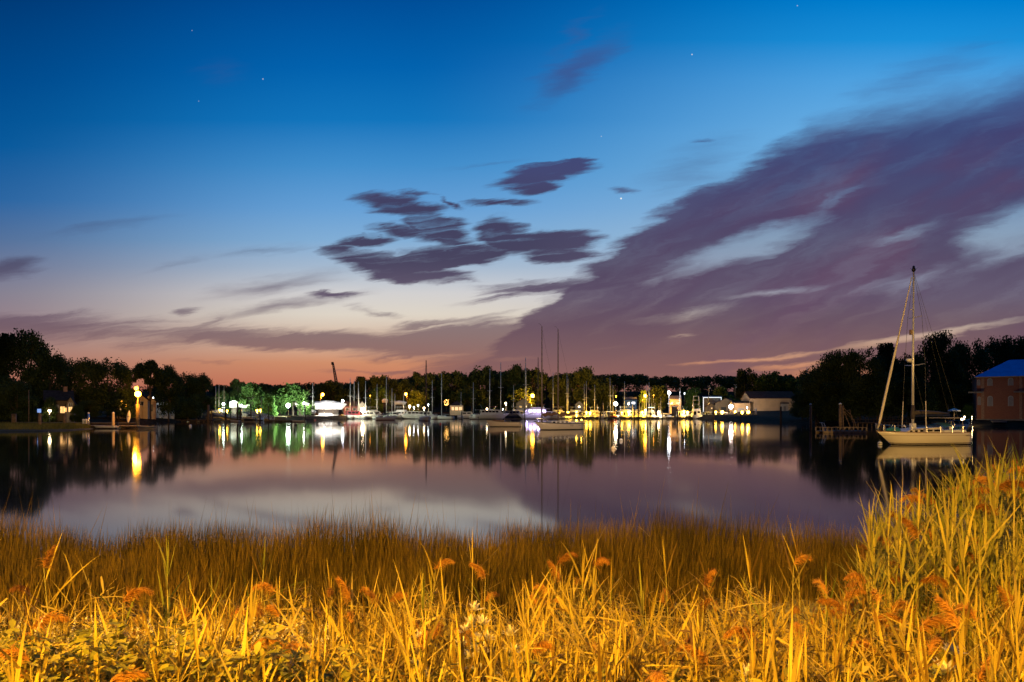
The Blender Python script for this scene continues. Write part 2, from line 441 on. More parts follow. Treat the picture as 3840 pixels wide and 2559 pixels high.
def build_water():
    m = bpy.data.materials.new('bay_water'); m.use_nodes = True; nt = m.node_tree
    b = nt.nodes['Principled BSDF']
    b.inputs['Base Color'].default_value = (.004, .006, .010, 1); b.inputs['IOR'].default_value = 1.75
    g = nt.nodes.new('ShaderNodeNewGeometry')
    mp = nt.nodes.new('ShaderNodeMapping'); mp.inputs[3].default_value = (.012, .05, 1); nt.links.new(g.outputs['Position'], mp.inputs[0])
    n = nt.nodes.new('ShaderNodeTexNoise'); n.inputs['Scale'].default_value = 1; n.inputs['Detail'].default_value = 5
    nt.links.new(mp.outputs[0], n.inputs['Vector'])
    f = S(nt, n.outputs['Fac'])
    nt.links.new((f.smooth(.35, .75) * .025 + .05).s, b.inputs['Roughness'])   # smooth slicks and faintly ruffled lanes
    xs = [-3000, -600, -250, -80, 0, 80, 250, 600, 3000]; ys = [-60, 12, 40, 90, 200, 340, 700, 3500]
    vs = [(x, y, 0) for y in ys for x in xs]; k = len(xs)
    fs = [(j * k + i, j * k + i + 1, (j + 1) * k + i + 1, (j + 1) * k + i) for j in range(len(ys) - 1) for i in range(k - 1)]
    tag(link('water', np_mesh('water', vs, fs, m)), kind='structure')
build_water()
# ------------------------------------------------------------------ trees
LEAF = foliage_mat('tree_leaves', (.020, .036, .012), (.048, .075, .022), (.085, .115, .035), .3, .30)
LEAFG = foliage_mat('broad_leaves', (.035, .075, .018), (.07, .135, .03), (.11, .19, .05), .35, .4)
BARK = mat('bark', (.07, .05, .035), .9, noise=.4, nscale=6)

def leaf_cards(cent, size, rng, up=0.35):
    """small diamond leaf sprays at the given centres, turned every way"""
    n = len(cent)
    a = rng.normal(size=(n, 3)); a[:, 2] *= .7; a /= np.linalg.norm(a, axis=1)[:, None]
    b = rng.normal(size=(n, 3)); b[:, 2] += up; b -= a * (a * b).sum(1)[:, None]; b /= np.linalg.norm(b, axis=1)[:, None]
    s = (size * rng.uniform(.55, 1.4, n))[:, None]
    v = np.stack([cent - a * s, cent - b * s * .55 - a * s * .1, cent + a * s, cent + b * s * .6], 1).reshape(-1, 3)
    return v, np.arange(n * 4).reshape(n, 4)

def crown_points(style, n, rng):
    """leaf spray centres for a crown of width 1 and height 1"""
    cl = []
    if style == 'bush':
        for _ in range(26):
            t = rng.uniform(0, 2 * math.pi); r = .36 * math.sqrt(rng.random()); z = rng.uniform(.12, .86)
            cl.append((r * math.cos(t) * (1.15 - z * .5), r * math.sin(t) * (1.15 - z * .5), z, rng.uniform(.11, .2)))
    elif style == 'umbrella':
        for _ in range(20):
            t = rng.uniform(0, 2 * math.pi); r = .40 * math.sqrt(rng.random())
            cl.append((r * math.cos(t), r * math.sin(t), .90 - r * r * 1.2 - rng.uniform(0, .16), rng.uniform(.06, .12)))
        for _ in range(6):
            t = rng.uniform(0, 2 * math.pi); r = rng.uniform(.15, .4)
            cl.append((r * math.cos(t), r * math.sin(t), rng.uniform(.45, .62), rng.uniform(.05, .09)))
    elif style == 'tall':
        for _ in range(32):
            z = rng.uniform(.16, .95); w = .36 * math.sin(math.pi * min(1, (z - .1) / .95)) ** .7; t = rng.uniform(0, 2 * math.pi); r = w * math.sqrt(rng.random())
            cl.append((r * math.cos(t), r * math.sin(t), z, rng.uniform(.07, .14)))
        cl.append((.02, 0, .95, .06))
    elif style == 'weeping':
        for _ in range(34):
            t = rng.uniform(0, 2 * math.pi); r = .42 * math.sqrt(rng.random()); z = .88 - r * r * 1.7 - rng.uniform(0, .42)
            cl.append((r * math.cos(t), r * math.sin(t), max(.12, z), rng.uniform(.08, .13)))
    else:  # round
        for _ in range(44):
            t = rng.uniform(0, 2 * math.pi); z = rng.uniform(.20, .92)
            w = .40 * math.sqrt(max(.12, 1 - ((z - .56) / .42) ** 2)); r = w * rng.random() ** .45
            cl.append((r * math.cos(t), r * math.sin(t), z - rng.uniform(0, .04), rng.uniform(.085, .17)))
    w = np.array([c[3] ** 2 for c in cl]); w /= w.sum()
    pts = []
    for c, k in zip(cl, rng.multinomial(n, w)):
        d = rng.normal(size=(k, 3)); d /= np.linalg.norm(d, axis=1)[:, None]
        rad = c[3] * rng.random(k)[:, None] ** .45 * (1 + .25 * rng.normal(size=(k, 1)) ** 2 * .4)
        d = d * rad; d[:, 2] *= .8
        if style == 'weeping': d[:, 2] -= np.abs(rng.normal(size=k)) * .09
        pts.append(np.array(c[:3]) + d)
    return np.concatenate(pts), cl

def tree_variant(style, seed, n, size):
    rng = np.random.default_rng(seed)
    pts, cl = crown_points(style, n, rng)
    pts[:, 2] = np.clip(pts[:, 2], .03, 1.0)
    v, q = leaf_cards(pts, size, rng)
    t = MB(); fork = {'umbrella': .45, 'bush': .12, 'tall': .3}.get(style, .28); r0 = .022
    lean = rng.uniform(-.03, .03)
    t.tube([(0, 0, -.04), (lean * .3, 0, fork * .5), (lean, 0, fork), (lean * 1.5, .01, fork + .25), (lean, 0, .8)], [r0 * 1.4, r0, r0 * .85, r0 * .5, r0 * .15], 6)
    for c in cl[:11]:
        st = Vector((lean, 0, fork + rng.uniform(-.03, .2) * (1 if c[2] > fork + .2 else 0)))
        e = Vector(c[:3]); mid = st.lerp(e, .55) + Vector((0, 0, .05 if e.z > st.z else -.02))
        t.tube([st, mid, e], [r0 * .5, r0 * .32, r0 * .12], 5)
    return v, q, t

TV = {}
def variant(style, k, dense):
    key = (style, k, dense)
    if key not in TV:
        n, size = (13000, .0178) if dense else (6000, .029)
        if style == 'bush': n = int(n * 1.3)
        v, q, t = tree_variant(style, sum(map(ord, style)) * 13 + k, n, size)
        tm = bpy.data.meshes.new('trunk'); tm.from_pydata(t.v, [], t.f); tm.materials.append(BARK)
        TV[key] = (v, q, tm, {})
    return TV[key]

def tree(px, top, wpx, d, style, k, label, cat='tree', group=None, leaf=None, dense=False, name=None):
    leaf = leaf or LEAF
    v, q, tm, crowns = variant(style, k % 3, dense)
    if leaf.name not in crowns: crowns[leaf.name] = np_mesh('crown', v, q, leaf)
    x = (px - CX) / F * d; z0 = land_z(x, d)
    if z0 < 0: z0 = .3
    z1 = H - (top - HY) / F * d; w = wpx / F * d
    name = name or {'bush': 'shrub', 'weeping': 'weeping_tree', 'umbrella': 'flat_topped_tree', 'tall': 'tall_tree'}.get(style, 'broadleaf_tree')
    t = thing(name, label, cat, (x, d, z0), k * 1.37, group)
    t.scale = (w, w, (z1 - z0) / .985)
    link('trunk', tm, t); link('crown', crowns[leaf.name], t)
    return t

WL, WR = 'dark trees along the left shore', 'dark wood on the right bank'
GL, MM = 'trees lit by the boatyard lights', 'trees rising above the marina'
for a in [
    (-150, 1275, 230, 168, 'round', 0, 'big dark tree cut off by the left edge of the picture', 'tree', WL, LEAF, True),
    (22, 1258, 120, 172, 'tall', 1, 'slim dark tree with a separate round tip at far left', 'tree', WL, LEAF, True),
    (105, 1243, 200, 174, 'round', 1, 'tallest dark tree on the left shore with ragged domed top', 'tree', WL, LEAF, True),
    (185, 1312, 150, 176, 'round', 2, 'dark tree with bulging right side above the small lit house', 'tree', WL, LEAF, True),
    (60, 1425, 170, 156, 'bush', 0, 'dim green rounded shrub behind the thin bare pole', 'shrub', WL, LEAF, True),
    (-20, 1400, 160, 162, 'bush', 1, 'dark shrub beside the white shed window at left edge', 'shrub', WL, LEAF, True),
    (300, 1346, 170, 190, 'round', 0, 'dark broad tree right of the small lit house', 'tree', WL, LEAF, True),
    (405, 1343, 190, 192, 'round', 2, 'dark broad tree with level top left of the orange lamp', 'tree', WL, LEAF, True),
    (475, 1388, 90, 186, 'tall', 0, 'thin dark tree with drooping side beside the orange lamp', 'tree', WL, LEAF, True),
    (562, 1334, 165, 200, 'umbrella', 0, 'flat topped tree with see-through branches above the orange lamp', 'tree', WL, LEAF, True),
    (632, 1372, 110, 205, 'round', 1, 'dark tree leaning out right of the flat topped tree', 'tree', WL, LEAF, True),
    (690, 1396, 120, 224, 'round', 2, 'dark tree behind the low shed on the left shore', 'tree', WL, LEAF, True),
    (750, 1402, 110, 228, 'round', 0, 'dark tree ending the left wood beside the white lit masts', 'tree', WL, LEAF, True),
    (705, 1470, 140, 218, 'bush', 2, 'dark shrub under the trees behind the tall thick piling', 'shrub', WL, LEAF, True),
    (445, 1495, 130, 182, 'bush', 1, 'dark shrub left of the orange lit porch', 'shrub', WL, LEAF, True),
    (335, 1500, 120, 182, 'bush', 0, 'dark low shrub right of the small lit house', 'shrub', WL, LEAF, True),
    (286, 1518, 64, 157, 'bush', 1, 'dark little shrub at the foot of the pale gabled wing', 'shrub', WL, LEAF, True),
    (188, 1488, 60, 158, 'bush', 0, 'dark shrub hiding the left half of the small lit house', 'shrub', WL, LEAF, True),
    (100, 1510, 120, 157, 'bush', 2, 'dark low shrub behind the blue glowing screen', 'shrub', WL, LEAF, True),
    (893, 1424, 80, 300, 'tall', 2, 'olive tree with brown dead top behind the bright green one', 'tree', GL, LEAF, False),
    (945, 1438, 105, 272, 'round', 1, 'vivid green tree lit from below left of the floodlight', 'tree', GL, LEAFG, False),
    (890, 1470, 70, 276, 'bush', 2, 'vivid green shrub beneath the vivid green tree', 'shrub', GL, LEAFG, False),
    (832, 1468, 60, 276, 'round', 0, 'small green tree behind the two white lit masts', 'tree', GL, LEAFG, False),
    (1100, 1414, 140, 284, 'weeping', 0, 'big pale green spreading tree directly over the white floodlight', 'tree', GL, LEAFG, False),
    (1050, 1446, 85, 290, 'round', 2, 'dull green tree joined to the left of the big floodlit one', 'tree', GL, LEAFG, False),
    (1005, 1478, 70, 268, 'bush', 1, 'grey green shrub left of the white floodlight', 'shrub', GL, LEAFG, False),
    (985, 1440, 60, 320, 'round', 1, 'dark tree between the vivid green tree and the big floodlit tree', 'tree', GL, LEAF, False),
    (1170, 1498, 26, 300, 'bush', 0, 'small orange lit shrub right of the big floodlit tree', 'shrub', GL, LEAFG, False),
    (1245, 1430, 150, 430, 'round', 1, 'dark tree under the crane boom', 'tree', MM, LEAF, False),
    (1352, 1416, 70, 430, 'tall', 1, 'dark pointed tree behind the four close white masts', 'tree', MM, LEAF, False),
    (1430, 1404, 115, 425, 'round', 2, 'dark dome shaped tree over the tallest orange street lamp', 'tree', MM, LEAF, False),
    (1505, 1424, 110, 420, 'round', 0, 'low dark tree right of the dome shaped tree', 'tree', MM, LEAF, False),
    (1562, 1398, 60, 405, 'tall', 0, 'dark tree with a tufted tip left of the tall brown mast', 'tree', MM, LEAF, False),
    (1615, 1403, 120, 402, 'round', 1, 'dark tree behind the tall brown mast', 'tree', MM, LEAF, False),
    (1700, 1388, 150, 400, 'round', 2, 'dark broad tree above the lit cottage', 'tree', MM, LEAF, False),
    (1810, 1376, 125, 402, 'round', 0, 'dark tree behind the leaning white mast', 'tree', MM, LEAF, False),
    (1880, 1398, 90, 404, 'bush', 0, 'lower dark tree in the dip between two taller trees', 'tree', MM, LEAF, False),
    (1938, 1371, 100, 398, 'round', 1, 'dark tree with ragged top left of the twin tall masts', 'tree', MM, LEAF, False),
    (2000, 1376, 115, 396, 'round', 2, 'dark tree behind the left one of the twin tall masts', 'tree', MM, LEAF, False),
    (1770, 1430, 150, 380, 'weeping', 1, 'dim grey green drooping tree behind the small lit tarp boat', 'tree', MM, LEAF, False),
    (1950, 1440, 130, 375, 'bush', 1, 'dim brown shrub behind the gabled boat shed', 'shrub', MM, LEAF, False),
    (2105, 1402, 110, 400, 'round', 0, 'dark tree right of the twin tall masts', 'tree', MM, LEAF, False),
    (2195, 1380, 140, 398, 'round', 1, 'dark broad tree with high crown over the yellow dock lamps', 'tree', MM, LEAF, False),
    (2270, 1410, 110, 396, 'bush', 2, 'dim green tree left of the blue building', 'tree', MM, LEAF, False),
    (1580, 1446, 110, 385, 'bush', 2, 'dim olive shrub behind the small orange street lamp', 'shrub', MM, LEAF, False),
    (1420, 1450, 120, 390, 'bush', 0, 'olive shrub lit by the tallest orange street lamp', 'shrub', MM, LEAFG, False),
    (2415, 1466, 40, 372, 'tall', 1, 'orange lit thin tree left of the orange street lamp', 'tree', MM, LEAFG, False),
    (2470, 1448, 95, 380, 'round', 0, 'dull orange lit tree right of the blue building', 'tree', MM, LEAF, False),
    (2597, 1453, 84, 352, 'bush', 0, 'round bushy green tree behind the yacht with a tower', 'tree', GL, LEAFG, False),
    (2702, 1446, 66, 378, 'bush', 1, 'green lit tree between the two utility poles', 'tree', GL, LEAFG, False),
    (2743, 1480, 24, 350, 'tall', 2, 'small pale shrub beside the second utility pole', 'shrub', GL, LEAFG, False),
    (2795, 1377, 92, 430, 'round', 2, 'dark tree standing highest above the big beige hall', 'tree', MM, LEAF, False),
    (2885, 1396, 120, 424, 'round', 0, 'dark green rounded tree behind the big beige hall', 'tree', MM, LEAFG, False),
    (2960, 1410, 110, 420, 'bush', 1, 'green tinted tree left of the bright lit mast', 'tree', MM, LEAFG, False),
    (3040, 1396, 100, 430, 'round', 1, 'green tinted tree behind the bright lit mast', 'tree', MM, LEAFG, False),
    (2770, 1488, 60, 330, 'bush', 2, 'dark scrubby shrub at the left gable of the beige hall', 'shrub', MM, LEAF, False),
    (3008, 1458, 110, 190, 'bush', 0, 'dark shrub ending the right wood beside the beige hall', 'shrub', WR, LEAF, True),
    (3070, 1372, 160, 178, 'round', 0, 'dark tree on the left slope of the right wood', 'tree', WR, LEAF, True),
    (3135, 1318, 150, 174, 'round', 1, 'dark tree stepping up behind the two dock pilings', 'tree', WR, LEAF, True),
    (3225, 1303, 180, 172, 'round', 2, 'dark broad tree left of the furled jib', 'tree', WR, LEAF, True),
    (3325, 1293, 110, 176, 'tall', 1, 'dark tree with see-through tufts just left of the big mast', 'tree', WR, LEAF, True),
    (3410, 1326, 140, 172, 'round', 0, 'dark lower tree behind the big white mast', 'tree', WR, LEAF, True),
    (3525, 1248, 160, 176, 'round', 1, 'tallest dark tree of the right wood, right of the big mast', 'tree', WR, LEAF, True),
    (3625, 1272, 170, 184, 'round', 2, 'dark tree left of the blue roofed house', 'tree', WR, LEAF, True),
    (3735, 1266, 170, 190, 'round', 0, 'dark tree behind the left slope of the blue roof', 'tree', WR, LEAF, True),
    (3850, 1262, 190, 192, 'round', 1, 'dark tree behind the blue roof at the right edge', 'tree', WR, LEAF, True),
    (3375, 1352, 150, 184, 'round', 1, 'dark tree filling the dip left of the big mast', 'tree', WR, LEAF, True),
    (3460, 1322, 140, 186, 'round', 2, 'dark tree filling the dip right of the big mast', 'tree', WR, LEAF, True),
    (3575, 1300, 150, 188, 'round', 0, 'dark tree joined to the right of the tallest one in the right wood', 'tree', WR, LEAF, True),
    (3060, 1445, 150, 176, 'bush', 1, 'dark shrub low in front of the right wood', 'shrub', WR, LEAF, True),
    (3160, 1400, 190, 170, 'bush', 2, 'dark shrub behind the floating dock with railing', 'shrub', WR, LEAF, True),
    (3290, 1390, 200, 168, 'bush', 0, 'dark shrub behind the bow of the big yacht', 'shrub', WR, LEAF, True),
    (3420, 1410, 190, 166, 'bush', 1, 'dark shrub behind the cabin of the big yacht', 'shrub', WR, LEAF, True),
    (3550, 1400, 190, 172, 'bush', 2, 'dark shrub left of the white garden umbrella', 'shrub', WR, LEAF, True),
    (3630, 1512, 46, 160, 'bush', 0, 'garden shrub lit yellow by low lamps beside the brick house', 'shrub', WR, LEAFG, True),
]:
    tree(*a)

# the far woods behind the marina read as one mass
def far_woods():
    prof = [(560, 1450), (700, 1442), (850, 1446), (950, 1440), (1060, 1446), (1160, 1436), (1300, 1440), (1360, 1426), (1480, 1424), (1560, 1412), (1700, 1400), (1830, 1392), (1900, 1392), (2010, 1392),
            (2060, 1416), (2130, 1400), (2250, 1408), (2300, 1406), (2340, 1404), (2350, 1412), (2400, 1406), (2440, 1415), (2500, 1411), (2550, 1418), (2600, 1413), (2700, 1409), (2760, 1416),
            (2850, 1412), (2940, 1406), (3010, 1408), (3100, 1400), (3300, 1400)]
    px = np.array([p[0] for p in prof], float); py = np.array([p[1] for p in prof], float)
    rng = np.random.default_rng(3); pts = []
    for _ in range(1500):
        d = rng.uniform(440, 540); c = rng.uniform(540, 3320)
        top = np.interp(c, px, py) + abs(rng.normal()) * 6 - 1
        x = (c - CX) / F * d; zt = H - (top - HY) / F * d; r = rng.uniform(2.4, 4.6)
        k = 150
        dd = rng.normal(size=(k, 3)); dd /= np.linalg.norm(dd, axis=1)[:, None]; dd *= r * rng.random((k, 1)) ** .4
        cz = max(1.5, zt - r * .8 - (rng.random() < .66) * rng.uniform(0, zt))
        pts.append(np.array([x, d, cz]) + dd)
    v, q = leaf_cards(np.concatenate(pts), .70, rng)
    o = link('far_woods', np_mesh('far_woods', v, q, LEAF))
    tag(o, 'dark continuous woods far behind the marina', 'woods', None, 'stuff')
far_woods()
# ------------------------------------------------------------------ boat builders
def hull_paint(name, top, boot, bottom, zb=.10):
    """painted topsides over a boot stripe over antifouling, by height above the water"""
    m = bpy.data.materials.new(name); m.use_nodes = True; nt = m.node_tree; b = nt.nodes['Principled BSDF']
    b.inputs['Roughness'].default_value = .3
    tc = nt.nodes.new('ShaderNodeTexCoord'); sp = nt.nodes.new('ShaderNodeSeparateXYZ'); nt.links.new(tc.outputs['Object'], sp.inputs[0])
    n = nt.nodes.new('ShaderNodeTexNoise'); n.inputs['Scale'].default_value = .9; n.inputs['Detail'].default_value = 5
    nt.links.new(tc.outputs['Object'], n.inputs['Vector'])
    f = (S(nt, sp.outputs[2]) + 1.0) / 4.0
    c = ramp(nt, f.clamp(), [(0, bottom), ((1 + zb) / 4, boot), ((1 + zb * 2.1) / 4, top)], 'CONSTANT')
    nt.links.new(mixc(nt, S(nt, n.outputs['Fac']).smooth(.45, .8) * .16, c, tuple(v * .55 for v in top)), b.inputs['Base Color'])
    MATS[name] = m
    return m
HULLW = hull_paint('white_hull', (.70, .67, .60), (.03, .035, .06), (.05, .03, .03))
HULLC = hull_paint('cream_hull', (.60, .50, .38), (.52, .44, .34), (.018, .014, .012))
HULLN = hull_paint('navy_hull', (.018, .024, .045), (.5, .5, .5), (.09, .02, .015))
HULLR = hull_paint('red_hull', (.40, .07, .04), (.5, .5, .5), (.03, .03, .03))
HULLM = hull_paint('mauve_white_hull', (.55, .52, .52), (.30, .06, .05), (.03, .02, .02))

def hull_mb(L, B, fb, draft=.5, transom=.72, sheer=.28, rake=.11, flare=1.0, n=14, m=7):
    mb = MB(); rows = []
    for i in range(n):
        t = i / (n - 1)
        if t < .42: w = transom + (1 - transom) * math.sin(t / .42 * math.pi / 2)
        else: w = max(.012, 1 - ((t - .42) / .58) ** 2.3)
        hb = B / 2 * w
        zs = fb * (1 + sheer * (max(0, t - .25) / .75) ** 1.8 + .05 * (1 - t))
        zk = -draft * (1 - max(0, (t - .55) / .45) ** 2.2 * .92)
        row = []
        for j in range(m):
            s = j / (m - 1)
            y = hb * (1 - s ** 2.6) ** (1 / 1.7) * (1 - (1 - flare) * min(1, s * 2) * .3)
            z = zs + (zk - zs) * s
            x = -L / 2 + L * t - rake * L * t ** 5 * s * 1.3 + .03 * L * (1 - t) ** 6 * (1 - s)
            row.append((x, y, z))
        rows.append(row)
    vs = []
    for r in rows: vs += r + [(x, -y, z) for x, y, z in r]
    k = 2 * m; fs = []
    for i in range(n - 1):
        a, b = i * k, (i + 1) * k
        for j in range(m - 1):
            fs += [(a + j, b + j, b + j + 1, a + j + 1), (a + m + j, a + m + j + 1, b + m + j + 1, b + m + j)]
        fs.append((a, a + m, b + m, b))           # deck
    fs.append(tuple(range(m)) + tuple(range(2 * m - 1, m - 1, -1)))
    mb.add(vs, fs); return mb

def sheer_z(L, fb, x, sheer=.28): 
    t = x / L + .5
    return fb * (1 + sheer * (max(0, t - .25) / .75) ** 1.8 + .05 * (1 - t))
def half_beam(L, B, x, transom=.72):
    t = x / L + .5
    return B / 2 * (transom + (1 - transom) * math.sin(t / .42 * math.pi / 2) if t < .42 else max(.012, 1 - ((t - .42) / .58) ** 2.3))

def rail(parent, L, B, fb, x0, x1, hgt=.62, name='rail', n=6, r=.018):
    mb = MB()
    for sg in (-1, 1):
        top = []
        for i in range(n + 1):
            x = x0 + (x1 - x0) * i / n; y = sg * half_beam(L, B, x) * .94; z = sheer_z(L, fb, x)
            mb.tube([(x, y, z - .03), (x, y, z + hgt)], r, 5); top.append((x, y, z + hgt))
        mb.tube(top, r, 5); mb.tube([(a, b, c - hgt * .5) for a, b, c in top], r * .6, 4)
    if x1 > L * .4:
        x = x1; y = half_beam(L, B, x) * .94; z = sheer_z(L, fb, x) + hgt
        mb.tube([(x, -y, z), (x + .03 * L, 0, z + .05), (x, y, z)], r, 5)
    return mb.build(name, STEEL, parent)

def sailboat(label, px, d, L, mast_top, heading, hull=None, cover=None, group='sailboats berthed at the marina', stays=True, boom=True, z0=0.0, lean=0.0, mast_m=None, cat='sailboat', jib=False, mast_r=1.0, stands=False):
    x = (px - CX) / F * d
    if d > 280: L *= 1.2
    B, fb = L * .31, .6 + L * .055
    t = thing('sailboat', label, cat, (0, 0, 0), math.radians(heading), group)
    hull_mb(L, B, fb).build('hull', hull or HULLW, t, True)
    cb = MB().box(-L * .12, L * .24, -B * .30, B * .30, fb - .05, fb + .42, .22); cab = cb.build('cabin_top', WHITE, t)
    for sg in (-1, 1):
        w = MB()
        for k in range(3): w.box(-L * .06 + k * L * .075, -L * .06 + k * L * .075 + L * .05, sg * B * .292 - .02, sg * B * .292 + .02, fb + .12, fb + .26)
        w.build('cabin_window', GLASSD, cab)
    mx = L * .08
    t.location = (x - mx * math.cos(math.radians(heading)), d - mx * math.sin(math.radians(heading)), z0)
    mt = H - (mast_top - HY) / F * (d) - z0
    r = (.055 * mast_r + mt * .0022) * (1.7 if d > 200 else 1.0)
    mast = MB().tube([(mx, 0, fb), (mx - lean * .5, 0, mt * .5), (mx - lean, 0, mt)], [r, r * .95, r * .7], 7)
    mo = mast.build('mast', mast_m or ALU, t, True)
    sp = MB().tube([(mx - lean * .5, -B * .33, mt * .56), (mx - lean * .5, 0, mt * .55), (mx - lean * .5, B * .33, mt * .56)], r * .4, 4); sp.build('spreader', mast_m or ALU, mo)
    MB().tube([(mx - lean, 0, mt), (mx - lean - .3, 0, mt + .25)], .02, 4).build('wind_vane', WIRE, mo)
    if boom:
        MB().tube([(mx, 0, fb + 1.0), (mx - L * .36, 0, fb + .95)], .06, 6).build('boom', ALU, t)
        MB().tube([(mx + .05, 0, fb + 1.5), (mx - L * .1, 0, fb + 1.28), (mx - L * .36, 0, fb + 1.08)], [.17, .2, .1], 8).build('sail_cover', cover or CANVAS, t, True)
    if stays:
        bz = sheer_z(L, fb, L * .47)
        if jib: MB().tube([(L * .46, 0, bz + .3), (mx + .3, 0, mt * .93)], [.10, .045], 6).build('furled_jib', TARP, t)
        else: MB().tube([(L * .47, 0, bz), (mx - lean, 0, mt * .98)], .022, 4).build('forestay', WIRE, t)
        MB().tube([(-L * .49, 0, fb), (mx - lean, 0, mt * .99)], .02, 4).build('backstay', WIRE, t)
        for sg in (-1, 1): MB().tube([(mx, sg * B * .46, fb), (mx - lean * .5, sg * B * .33, mt * .56), (mx - lean, 0, mt * .97)], .018, 4).build('shroud', WIRE, t)
    rail(t, L, B, fb, L * .30, L * .46, .55, 'pulpit', 2)
    if stands:
        for sx in (-.3, .25):
            for sg in (-1, 1): MB().tube([(sx * L, sg * B * .42, fb * .2), (sx * L, sg * B * .62, -1.4)], .05, 5).build('jack_stand', WOODD, t)
    return t

def cruiser(label, px, d, L, heading, hull=None, fly=True, tower=0.0, hard=True, group='motor boats berthed at the marina', z0=0.0, winmat=None, cabmat=None, name='motor_boat', cat='motor boat', stands=False, canvas=None, cabz=1.0):
    if d > 280: L *= 1.55; cabz *= 1.2
    x = (px - CX) / F * d; B, fb = L * .34, .7 + L * .075
    t = thing(name, label, cat, (x, d, z0), math.radians(heading), group)
    hull_mb(L, B, fb, .5, .88, .32, .14, .8).build('hull', hull or HULLW, t, True)
    hz = (1.15 + L * .035) * cabz; wm = winmat or GLASSD; cm = cabmat or WHITE
    a, b = -L * .30, L * .20
    house = MB().prism([(a, fb - .05), (b + L * .13, fb + .12), (b, fb + hz), (a + .02 * L, fb + hz)], -B * .36, B * .36)
    ho = house.build('cabin', cm, t)
    for sg in (-1, 1):
        w = MB(); k = max(2, int(L / 3.2)); ww = (b - a) * .92 / k
        for i in range(k):
            x0 = a + (b - a) * .06 + i * ww; w.box(x0, x0 + ww * .80, sg * B * .36 - .025, sg * B * .36 + .025, fb + hz * .48, fb + hz * .85)
        w.build('cabin_window', wm, ho)
    fw = MB(); g = .012 * L
    for sg in (-1, 1):
        y0, y1 = sorted((sg * B * .03, sg * B * .32))
        p0 = Vector((b + L * .13, 0, fb + .12)); p1 = Vector((b, 0, fb + hz)); q0, q1 = p0.lerp(p1, .42), p0.lerp(p1, .88); off = Vector((.03, 0, .02))
        fw.add([q0 + off + Vector((0, y0, 0)), q0 + off + Vector((0, y1, 0)), q1 + off + Vector((0, y1, 0)), q1 + off + Vector((0, y0, 0))], [(0, 1, 2, 3)])
    fw.build('windscreen', wm, ho)
    bw = MB().box(a - .03, a + .01, -B * .28, -B * .06, fb + hz * .45, fb + hz * .85); bw.box(a - .03, a + .01, B * .05, B * .27, fb + .05, fb + hz * .85); bw.build('companionway', wm, ho)
    if hard: MB().box(a - .12 * L, b + .01 * L, -B * .39, B * .39, fb + hz + .003, fb + hz + .09).build('roof', cm, t)
    if fly:
        z = fb + hz + .09
        MB().prism([(a + .04 * L, z), (b - .06 * L, z), (b - .1 * L, z + .75), (a + .02 * L, z + .65)], -B * .33, B * .33).build('flybridge', cm, t)
        f = MB()
        for xx in (a + .05 * L, b - .10 * L):
            for sg in (-1, 1): f.tube([(xx, sg * B * .31, z + .6), (xx, sg * B * .31, z + 2.0)], .03, 5)
        f.build('canopy_post', STEEL, t)
        MB().box(a, b - .04 * L, -B * .36, B * .36, z + 2.0, z + 2.08).build('canopy', canvas or CANVAS, t)
    if tower:
        z = fb + hz; f = MB()
        for sx in (a + .06 * L, b - .08 * L):
            for sg in (-1, 1): f.tube([(sx, sg * B * .34, z), ((sx + (a + b) / 2) / 2, sg * B * .22, z + tower)], .05, 6)
        for k in (.45, .72, 1.0):
            e = 1 - k * .38
            f.box((a + b) / 2 - L * .16 * e, (a + b) / 2 + L * .15 * e, -B * .34 * e, B * .34 * e, z + tower * k - .06, z + tower * k)
        f.build('tuna_tower', WHITE, t)
        MB().tube([((a + b) / 2, 0, z + tower), ((a + b) / 2 - .2, .3, z + tower + 3)], .02, 4).build('aerial', ALU, t)
    rail(t, L, B, fb, L * .02, L * .44, .6, 'bow_rail', 5)
    MB().tube([(a + .1 * L, B * .2, fb + hz), (a, B * .2, fb + hz + 2.6)], .018, 4).build('aerial', ALU, t)
    if stands:
        for sx in (-.3, .2):
            for sg in (-1, 1): MB().tube([(sx * L, sg * B * .42, fb * .2), (sx * L, sg * B * .6, -1.4)], .06, 5).build('jack_stand', WOODD, t)
    return t

def skiff(label, px, d, L, heading, hull=None, motor=True, console=False, group='small open boats', name='skiff', cat='small boat', z0=0.0):
    x = (px - CX) / F * d; B, fb = L * .36, .28 + L * .04
    t = thing(name, label, cat, (x, d, z0), math.radians(heading), group)
    hb = hull_mb(L, B, fb, .25, .85, .30, .10, .85); hb.build('hull', hull or HULLW, t, True)
    rm = MB()
    for sg in (-1, 1): rm.tube([(L * (k / 10 - .5), sg * half_beam(L, B, L * (k / 10 - .5), .85), sheer_z(L, fb, L * (k / 10 - .5), .3) + .01) for k in range(11)], .035, 5)
    rm.build('gunwale', GREYP, t)
    MB().box(-L * .12, L * .0, -B * .40, B * .40, fb + .02, fb + .06).build('thwart', WOODP, t)
    if motor:
        m = MB().box(-L * .5 - .34, -L * .5 + .06, -.16, .16, fb + .15, fb + .68, .25); m.tube([(-L * .5 - .18, 0, fb + .2), (-L * .5 - .22, 0, -.4)], .07, 6)
        m.build('outboard_motor', DARK, t)
    if console:
        MB().box(-L * .1, L * .04, -.35, .35, fb + .06, fb + .95, .2).build('console', WHITE, t)
        MB().box(L * .0, L * .05, -.33, .33, fb + .95, fb + 1.3, .3).build('windscreen', GLASSD, t)
    return t

